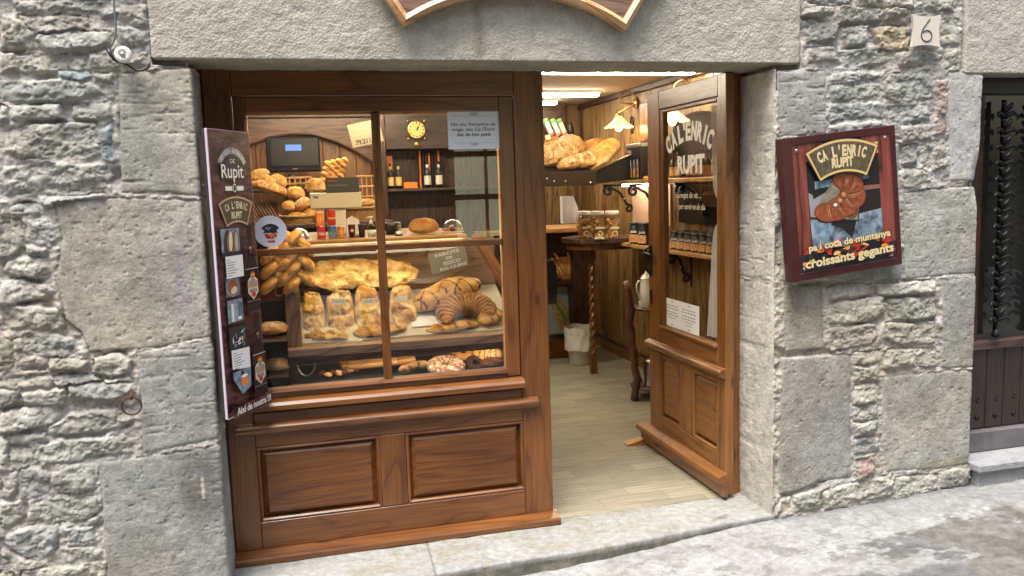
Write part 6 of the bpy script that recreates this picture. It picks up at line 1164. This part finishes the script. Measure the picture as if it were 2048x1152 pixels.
def photo(u0, u1, v0, v1, kind, seed):
    rr = random.Random(seed); bgm = {'loaf': M['skyblue'], 'bowl': mat('slate_print', (.10, .13, .17), .4), 'tank': M['skyblue'], 'bottles': M['ink']}[kind]; ar.rect(u0, u1, v0, v1, bgm); w_, h_ = u1-u0, v1-v0; cu, cv = (u0+u1)/2, (v0+v1)/2
    if kind == 'loaf': ar.ell(cu-.2*w_, cv, .17*w_, .47*h_, M['ink'], -.15); ar.ell(cu, cv, .2*w_, .46*h_, mat('oven_brown', (.20, .09, .04), .5), -.1); ar.ell(cu+.0*w_, cv+.05*h_, .1*w_, .36*h_, M['card'], -.1); ar.ell(cu+.3*w_, cv, .15*w_, .45*h_, mat('dusk_brown', (.12, .10, .09), .5), -.05); ar.ell(cu+.31*w_, cv, .09*w_, .38*h_, mat('straw_print', (.42, .35, .26), .5), -.05); ar.rect(cu-.5*w_, cu+.5*w_, v0, v0+.18*h_, M['ink'])
    if kind == 'bowl': ar.ell(cu, cv-.05*h_, .48*w_, .48*h_, M['skyblue']); ar.ell(cu, cv-.08*h_, .38*w_, .38*h_, mat('coffee_red', (.32, .08, .035), .4)); ar.ell(cu+.06*w_, cv-.22*h_, .24*w_, .17*h_, M['card'], .3)
    if kind == 'tank':
        ar.rect(cu-.3*w_, cu+.08*w_, v0+.03*h_, v1-.12*h_, mat('tank_grey', (.30, .36, .42), .4)); ar.rect(cu-.25*w_, cu-.12*w_, v0+.03*h_, v1-.12*h_, M['white']); ar.ell(cu-.11*w_, v1-.12*h_, .19*w_, .06*h_, M['grey_ink']); ar.rect(cu+.22*w_, cu+.26*w_, v0+.2*h_, v1-.1*h_, M['ink']); ar.ell(cu+.25*w_, v0+.14*h_, .14*w_, .08*h_, M['white']); ar.rect(cu+.36*w_, cu+.4*w_, v0+.3*h_, v1-.15*h_, M['ink'])
    if kind == 'bottles':
        for k in range(14): ar.ell(u0+w_*rr.uniform(.15, .85), v0+h_*rr.uniform(.12, .88), w_*rr.uniform(.05, .12), h_*.035, (M['skyblue'], M['paper'], M['grey_ink'])[k % 3], rr.uniform(0, 2))
        ar.ell(cu+.15*w_, cv-.05*h_, .06*w_, .09*h_, M['gold'], .4)
photo(.030, .150, .620, .728, 'loaf', 1); photo(.035, .128, .468, .548, 'bowl', 2); photo(.035, .135, .368, .455, 'tank', 3); photo(.030, .150, .258, .352, 'bottles', 4)
ar.rect(.035, .148, .540, .624, M['paper']); ar.poly([(.030, .190), (.150, .175), (.150, .258), (.030, .264)], M['paper'])
for v0 in (.608, .248):
    for k in range(7): ww = (.02, .06, .05, .045, .07, .05, .03)[k]; ar.rect(.042, .042+ww, v0-.010*k, v0-.010*k+.003, M['grey_ink']); ar.z -= ar.l
ar.z += ar.l; ar.poly([(.030, .178), (.030, .150), (.085, .082), (.145, .102), (.150, .178)], M['skyblue']); ar.rect(.082, .10, .15, .175, M['ink']); ar.poly([(.08, .118), (.125, .112), (.122, .150), (.083, .150)], M['orange']); ar.ell(.103, .152, .022, .006, M['paper'])
def beer(u, v0, hh):
    w_ = .046; ar.poly([(u-w_, v0), (u+w_, v0), (u+w_, v0+hh*.50), (u+w_*.38, v0+hh*.68), (u+w_*.33, v0+hh), (u-w_*.33, v0+hh), (u-w_*.38, v0+hh*.68), (u-w_, v0+hh*.50)], mat('bottle_black', (.012, .008, .012), .25))
    ar.rect(u-w_, u+w_, v0+hh*.115, v0+hh*.12, M['grey_ink']); ar.rect(u-w_, u+w_, v0+hh*.50, v0+hh*.505, M['paper']); ar.ell(u, v0+hh*.74, .008, .008, M['gold']); ar.ell(u, v0+hh*.71, .009, .012, mat('heart_plum', (.10, .02, .03), .5))
    ar.poly([(u-.036, v0+hh*.22), (u, v0+hh*.13), (u+.036, v0+hh*.22), (u+.034, v0+hh*.36), (u+.018, v0+hh*.40), (u-.018, v0+hh*.40), (u-.034, v0+hh*.36)], M['card']); ar.poly([(u-.032, v0+hh*.28), (u+.032, v0+hh*.28), (u+.03, v0+hh*.36), (u-.03, v0+hh*.36)], mat('label_orange', (.5, .17, .06), .5)); ar.ell(u, v0+hh*.34, .016, .022, M['skyblue']); ar.ell(u, v0+hh*.34, .010, .014, M['grey_ink']); ar.poly([(u-.016, v0+hh*.41), (u+.016, v0+hh*.41), (u+.014, v0+hh*.46), (u+.006, v0+hh*.44), (u, v0+hh*.48), (u-.006, v0+hh*.44), (u-.014, v0+hh*.46)], M['orange'])
    ar.text('ROCS', u, v0+hh*.245, .014, M['ink'], bold=.03, w=.05); ar.ell(u, v0+hh*.195, .014, .01, M['red'])
beer(.200, .395, .335); beer(.205, .050, .335)
ar.poly([(.003, .003), (PW-.003, .003), (PW-.003, .045), (.003, .045)], Mbrk); ar.text('Així de nostra !!!', .146, .026, .026, M['white'], bold=.025, w=.238); ar.mb.build('printed_face', t)
# square poster sign on the right
t = thing('framed_poster', 'tilted dark red framed poster of a giant croissant on the stone pier', 'sign', (2.72, -.05, 1.09))
O_ = at(1583, 566, 'Y', -.065); e1 = at(1805, 528, 'Y', -.065); U = (e1-O_); FW = U.length; U.normalize(); V = Vector((-U.z, 0, U.x)); e2 = at(1568, 277, 'Y', -.065); FH = (e2-O_).dot(V)
Mp = Matrix(((U.x, 0, V.x, O_.x), (0, 1, 0, -.065), (U.z, 0, V.z, O_.z), (0, 0, 0, 1))); m = MB(); m.X = Mp; Mfr = mat('oxblood_frame', (.045, .007, .008), .4, var=.15, vscale=30, coat=.2)
m.box(0, FW, .008, .05, 0, FH, Mfr, .004); m.box(0, .052, 0, .0085, 0, FH, Mfr, .003); m.box(FW-.026, FW, 0, .0085, 0, FH, Mfr, .003); m.box(.052, FW-.026, 0, .0085, 0, .034, Mfr, .003); m.box(.052, FW-.026, 0, .0085, FH-.034, FH, Mfr, .003); m.build('frame', t)
pw, ph = FW-.078, FH-.068; ar = Art(Mp @ Vector((.052, .0055, .034)), U, V, .0003); Mrw = wood('red_plank_print', (.04, .006, .005), (.15, .03, .022), (.24, .06, .045), .3, .3, False, 6)
ar.rect(0, pw, 0, ph, M['ink']); s_ = lambda u, v: (u*pw, v*ph)
ar.rect(0, .13*pw, .14*ph, ph, Mrw); ar.rect(.134*pw, .30*pw, .70*ph, ph, Mrw); ar.rect(.70*pw, .86*pw, .86*ph, ph, Mrw); ar.rect(.865*pw, pw, .14*ph, ph, Mrw)
ar.poly([s_(.13, .86), s_(.865, .90), s_(.865, .28), s_(.13, .26)], mat('oven_black', (.015, .012, .012), .35))
ar.poly([s_(.70, .93), s_(.865, .95), s_(.865, .86), s_(.70, .86)], M['gold']); ar.poly([s_(.13, .55), s_(.60, .70), s_(.60, .66), s_(.15, .46)], M['grey_ink']); ar.poly([s_(.20, .70), s_(.75, .70), s_(.75, .67), s_(.20, .64)], M['skyblue']); ar.poly([s_(.60, .62), s_(.865, .61), s_(.865, .58), s_(.60, .58)], mat('brick_print', (.22, .10, .07), .5)); ar.poly([s_(.13, .62), s_(.17, .60), s_(.22, .30), s_(.14, .36)], M['grey_ink'])
Mtin = mat('cool_tin_print', (.26, .33, .40), .4, col2=(.04, .055, .075), vscale=26); ar.poly([s_(.13, .42), s_(.45, .30), s_(.60, .16), s_(.14, .16)], Mtin); ar.poly([s_(.52, .16), s_(.865, .20), s_(.865, .42), s_(.62, .40)], Mtin); ar.poly([s_(.16, .38), s_(.34, .36), s_(.30, .24), s_(.2, .26)], M['skyblue'])
ar.poly([s_(.13, .415), s_(.42, .74), s_(.70, .74), s_(.62, .34)], M['ink']); Mbd = mat('peel_print', (.26, .235, .17), .5, col2=(.17, .145, .10), vscale=30); ar.poly([s_(.14, .43), s_(.42, .735), s_(.69, .735), s_(.61, .355)], Mbd)
ar.ell(.27*pw, .46*ph, .06*pw, .035*ph, mat('stain_print', (.13, .06, .03), .5)); ar.ell(.56*pw, .42*ph, .065*pw, .05*ph, mat('stain_print', (.13, .06, .03), .5), .3)
Mc1 = mat('croissant_print', (.17, .038, .016), .35, col2=(.30, .085, .032), vscale=55); Mc2 = mat('croissant_light', (.50, .26, .13), .4, col2=(.32, .12, .05), vscale=70); Mc0 = mat('croissant_deep', (.15, .03, .015), .4)
pts = [(.33, .50, .10, .060, -.2), (.42, .515, .10, .072, .1), (.50, .55, .10, .085, .4), (.555, .60, .085, .090, .7), (.55, .66, .085, .075, 1.1), (.49, .70, .075, .055, 1.6), (.43, .72, .05, .035, 2.0)]
for u, v, a_, b_2, ro in [(.48+(p[0]-.47)*1.25, .535+(p[1]-.58)*1.1, p[2]*1.25, p[3]*1.2, p[4]) for p in pts]:
    ar.ell(u*pw, v*ph, a_*pw*1.07, b_2*ph*1.09, Mc0, ro); ar.z -= ar.l*.7
ar.z += ar.l
SG = [(.48+(p[0]-.47)*1.25, .535+(p[1]-.58)*1.1, p[2]*1.25, p[3]*1.2, p[4]) for p in pts]
for u, v, a_, b_2, ro in SG: ar.ell(u*pw, v*ph, a_*pw, b_2*ph, Mc1, ro); ar.z -= ar.l*.7
ar.z += ar.l
for k in range(len(SG)-1):
    a2, b2 = SG[k], SG[k+1]; mu_, mv_ = (a2[0]+b2[0])/2, (a2[1]+b2[1])/2; ang = math.atan2((b2[1]-a2[1])*ph, (b2[0]-a2[0])*pw)+math.pi/2; L_ = (a2[3]+b2[3])/2*ph*.92
    for off, wd_, mm_ in ((0, .012, Mc0), (.010, .011, Mc2), (.024, .006, Mc2)):
        du_, dv_ = math.cos(ang), math.sin(ang); nu_, nv_ = -dv_, du_; c_ = []
        for sgn in (1, -1):
            for j in (range(7) if sgn == 1 else range(6, -1, -1)):
                t2 = -1+2*j/6; bow = .012*(1-t2*t2); c_.append((mu_*pw+du_*L_*t2+nu_*(off*pw*1.3+bow+sgn*wd_*pw*.5*(1-t2*t2)), mv_*ph+dv_*L_*t2+nv_*(off*pw*1.3+bow+sgn*wd_*pw*.5*(1-t2*t2))))
        ar.poly(c_, mm_)
for u, v in ((.43, .53), (.47, .57)): ar.ell(u*pw, v*ph, .022*pw, .02*ph, Mc2, .6)
ar.ell(.38*pw, .50*ph, .02*pw, .012*ph, M['paper'])
for k in range(46):
    rr = random.Random(k+5); u = rr.uniform(.03, .97); v = rr.uniform(.05, .21)*(1); v = min(v, .10+.12*(1-abs(u-.6)*.8)); ar.ell(u*pw, v*ph, rr.uniform(.02, .065)*pw, rr.uniform(.008, .024)*ph, (M['red'], M['orange'], M['gold'], mat('ember', (.35, .03, .01), .5) if 'emb' not in M else M['emb'], M['ink'])[k % 5], rr.uniform(-.5, .8), 7); ar.z -= ar.l*.8
ar.z += .0004; ar.ell(.36*pw, .195*ph, .035*pw, .022*ph, M['card'], .4); ar.ell(.72*pw, .20*ph, .06*pw, .022*ph, M['yellow'], .2)
Mst = mat('straw_gold_letter', (.62, .50, .27), .5); Mou = mat('letter_shadow', (.03, .01, .008), .5)
for tx, u, v, h_, w_ in (('pa i coca de muntanya', .50, .205, .052, .86), ('croissants gegants', .49, .085, .068, .93)):
    ar.text(tx, u*pw+.002, v*ph-.002, h_*ph, Mou, rot=.035, bold=.09, w=w_*pw); ar.text(tx, u*pw, v*ph, h_*ph, Mst, rot=.035, bold=.035, w=w_*pw*.985)
cu, cv = .47*pw, .30*ph; ar.sector(cu, cv, .445*ph, .705*ph, R(61), R(118), M['ink']); ar.sector(cu, cv, .45*ph, .70*ph, R(62), R(117), mat('bright_gold_print', (.60, .42, .15), .45)); ar.sector(cu, cv, .468*ph, .682*ph, R(63.5), R(115.5), mat('badge_dark', (.055, .04, .022), .5, col2=(.12, .09, .05), vscale=60)); ar.arc_text("CA L'ENRIC", cu, cv, .615*ph, R(42), .078*ph, Mst, .05, .85); ar.text('RUPIT', cu, cv+.525*ph, .070*ph, Mst, bold=.05, w=.22*pw)
ar.mb.build('printed_face', t)
for u, v in ((.045, .955), (.945, .97), (.04, .03), (.95, .03)): p = Mp @ Vector((.052+u*pw, .004, .034+v*ph)); m = MB(); m.lathe([(0, 0), (.0085, 0), (.007, .003), (0, .004)], M['steel'], p, axis='y', n=14); m.build('screw', t, True)
# house number tile
c = at(1851, 62, 'Y', -.03); t = thing('house_number', 'cream ceramic tile with a curly number 6 on the rubble wall', 'number tile', c-Vector((0, 0, .07))); w2, h2 = .078, .072; pl = []
n = 8; cr_ = [(-w2, -h2), (w2, -h2), (w2, h2), (-w2, h2)]
for k in range(4):
    a, b = cr_[k], cr_[(k+1) % 4]
    for i in range(n): s_ = i/n; bow = .010*math.sin(math.pi*s_); x = a[0]+(b[0]-a[0])*s_; z = a[1]+(b[1]-a[1])*s_; pl.append((c.x+x*(1) - (bow if a[0] == b[0] else 0)*(1 if x > 0 else -1), c.z+z-(bow if a[1] == b[1] else 0)*(1 if z > 0 else -1)))
m = MB(); m.prism(pl, -.036, -.024, mat('cream_ceramic', (.60, .54, .47), .3, coat=.3), 'xz'); m.build('tile', t)
m = MB(); f6 = []
for k in range(30):
    s_ = k/29
    if s_ < .5: q = s_/.5; f6.append((c.x+.018-.045*math.sin(q*1.5), -.0368, c.z+.052-.070*q))
    else: q = (s_-.5)/.5*5.6; f6.append((c.x+.002-.029*math.cos(q)*(1-.02*q), -.0368, c.z-.022-.026*math.sin(q)*(1-.02*q)))
m.tube(f6, .0026, M['ink'], 6); m.build('numeral', t, True)
# lamp-less round insulator with cable
c = at(246, 109, 'Y', -.045); t = thing('round_insulator', 'white round porcelain cable insulator beside the lintel', 'insulator', (c.x, -.02, c.z-.03)); m = MB(); m.lathe([(0, .02), (.026, .02), (.029, .024), (.029, .036), (.026, .041), (.012, .043), (.011, .040), (0, .040)], M['enamel'], (c.x, -.012, c.z), axis='y', n=36); m.build('disc', t, True)
m = MB(); m.lathe([(0, .038), (.009, .038), (.009, .046), (0, .047)], M['steel'], (c.x, -.012, c.z), axis='y', n=16); m.build('bolt', t, True)
def wp(px, py, y=-.03): q = at(px, py, 'Y', y); return (q.x, q.y, q.z)
m = MB(); pts = [wp(224, -160), wp(226, -60), wp(228, 0), wp(229, 25), wp(232, 50), wp(231, 70), wp(226, 86), wp(217, 98)]; m.tube(pts, .0035, mat('grey_cable', (.10, .13, .12), .6), 8); one(m, 'grey_cable', 'thin grey cable hanging down the rubble wall to the black clip', 'cable', wp(220, 98), smooth=True)
m = MB(); m.tube([wp(216, 97), wp(221, 108), wp(228, 118), wp(236, 123)], [.005, .007, .007, .005], M['black'], 8); m.tube([wp(236, 122), wp(250, 127), wp(262, 134), wp(272, 141), wp(283, 141), wp(292, 138), wp(298, 134), wp(299, 122)], .0042, M['black'], 8); one(m, 'black_cable', 'black taped cable end under the white insulator', 'cable', wp(216, 98), smooth=True)
# iron tether ring
c = at(263, 812, 'Y', -.035); t = thing('tether_ring', 'rusty iron ring hanging from a pin in the rubble wall', 'iron ring', (c.x, -.02, c.z-.04)); m = MB(); r = .034; m.tube([(c.x+r*math.sin(k*6.2832/32), -.035-.006*math.cos(k*6.2832/32), c.z+r*math.cos(k*6.2832/32)) for k in range(32)], .0032, M['rust'], 8, True); m.build('ring', t, True); m = MB(); m.tube([(c.x+.004, .01, c.z+.05), (c.x+.003, -.03, c.z+.048), (c.x+.004, -.042, c.z+.04), (c.x+.002, -.04, c.z+.026)], .005, M['rust'], 8); m.build('pin', t, True)
# neighbour's door
YN = .13; t = thing('neighbour_door', 'dark brown panelled door with a black wrought iron grille at the right edge', 'door', (4.0, YN, .13)); DK = wood('nearly_black_wood', (.007, .004, .004), (.018, .010, .008), (.026, .014, .011), .4, .25, False)
x0 = XN-.02; m = MB(); m.box(x0, x0+.13, YN, YN+.06, .17, 2.05, DK, .005, 'z'); m.box(x0+.13, 4.5, YN+.005, YN+.06, 1.93, 2.05, DK, .005, 'x'); m.box(4.37, 4.5, YN, YN+.06, .17, 1.93, DK, .005, 'z'); m.build('frame', t)
m = MB(); m.box(x0+.13, x0+.17, YN+.012, YN+.05, .68, 1.93, wood('brown_inner_frame', (.015, .006, .004), (.04, .016, .010), (.055, .023, .014), .4, .2, False), .004, 'z'); m.box(x0+.13, 4.37, YN-.004, YN+.05, .655, .70, wood('brown_inner_frame', (.03, .014, .009), (.08, .04, .03), (.10, .055, .04), .4, .2, False), .004, 'x'); m.build('window_frame', t)
m = MB(); planks(m, x0+.13, 4.37, YN+.012, YN+.05, .24, .655, 'x', .115, DK); m.build('lower_boards', t)
m = MB(); m.box(x0, 4.5, YN-.02, YN+.06, .125, .235, mat('grey_kick_board', (.11, .10, .105), .5, var=.2, vscale=12), .006, 'x'); m.build('kick_board', t)
m = MB(); m.add([(x0+.17, YN+.035, .70), (4.37, YN+.035, .70), (4.37, YN+.035, 1.93), (x0+.17, YN+.035, 1.93)], [[0, 1, 2, 3]], M['glass']); m.build('glass_pane', t)
m = MB(); m.box(x0+.16, 4.37, YN+.10, YN+.11, .60, 2.0, mat('dim_curtain', (.004, .004, .003), .9, col2=(.016, .014, .009), vscale=3), .002); m.build('curtain', t)
for k in range(6):
    xx = x0+.13+.115*k+.057
    for z_, r_2 in ((.30, .016), (.385, .008), (.40, .006)): m = MB(); m.lathe([(0, 0), (r_2, 0), (r_2*.6, .006), (0, .007)], M['iron'], (xx+(z_-.39)*.5*(z_ > .38), YN+.011, z_), axis='y', n=12); m.build('stud', t, True)
for gi, gx_ in enumerate((x0+.255, x0+.52, x0+.78)):
    m = MB(); m.tube([(gx_, YN-.012, .74), (gx_, YN-.012, 1.90)], .011, M['iron'], 8)
    for k in range(14):
        z = .80+.078*k; rr = random.Random(k)
        for sx in (-1, 1):
            m.tube([(gx_, YN-.014, z), (gx_+sx*.018, YN-.022, z+.012), (gx_+sx*.040, YN-.030, z+.022), (gx_+sx*.056, YN-.036, z+.014), (gx_+sx*.058, YN-.044, z-.004)], [.008, .014, .012, .007, .002], M['iron'], 6)
            m.tube([(gx_, YN-.014, z+.03), (gx_+sx*.012, YN-.03, z+.045), (gx_+sx*.026, YN-.038, z+.068), (gx_+sx*.036, YN-.034, z+.066)], [.010, .014, .008, .002], M['iron'], 6)
    m.lathe([(0, -.02), (.018, -.012), (.024, .0), (.012, .02), (0, .03)], M['iron'], (gx_, YN-.02, .735), n=10); m.build('iron_grille', t, True)
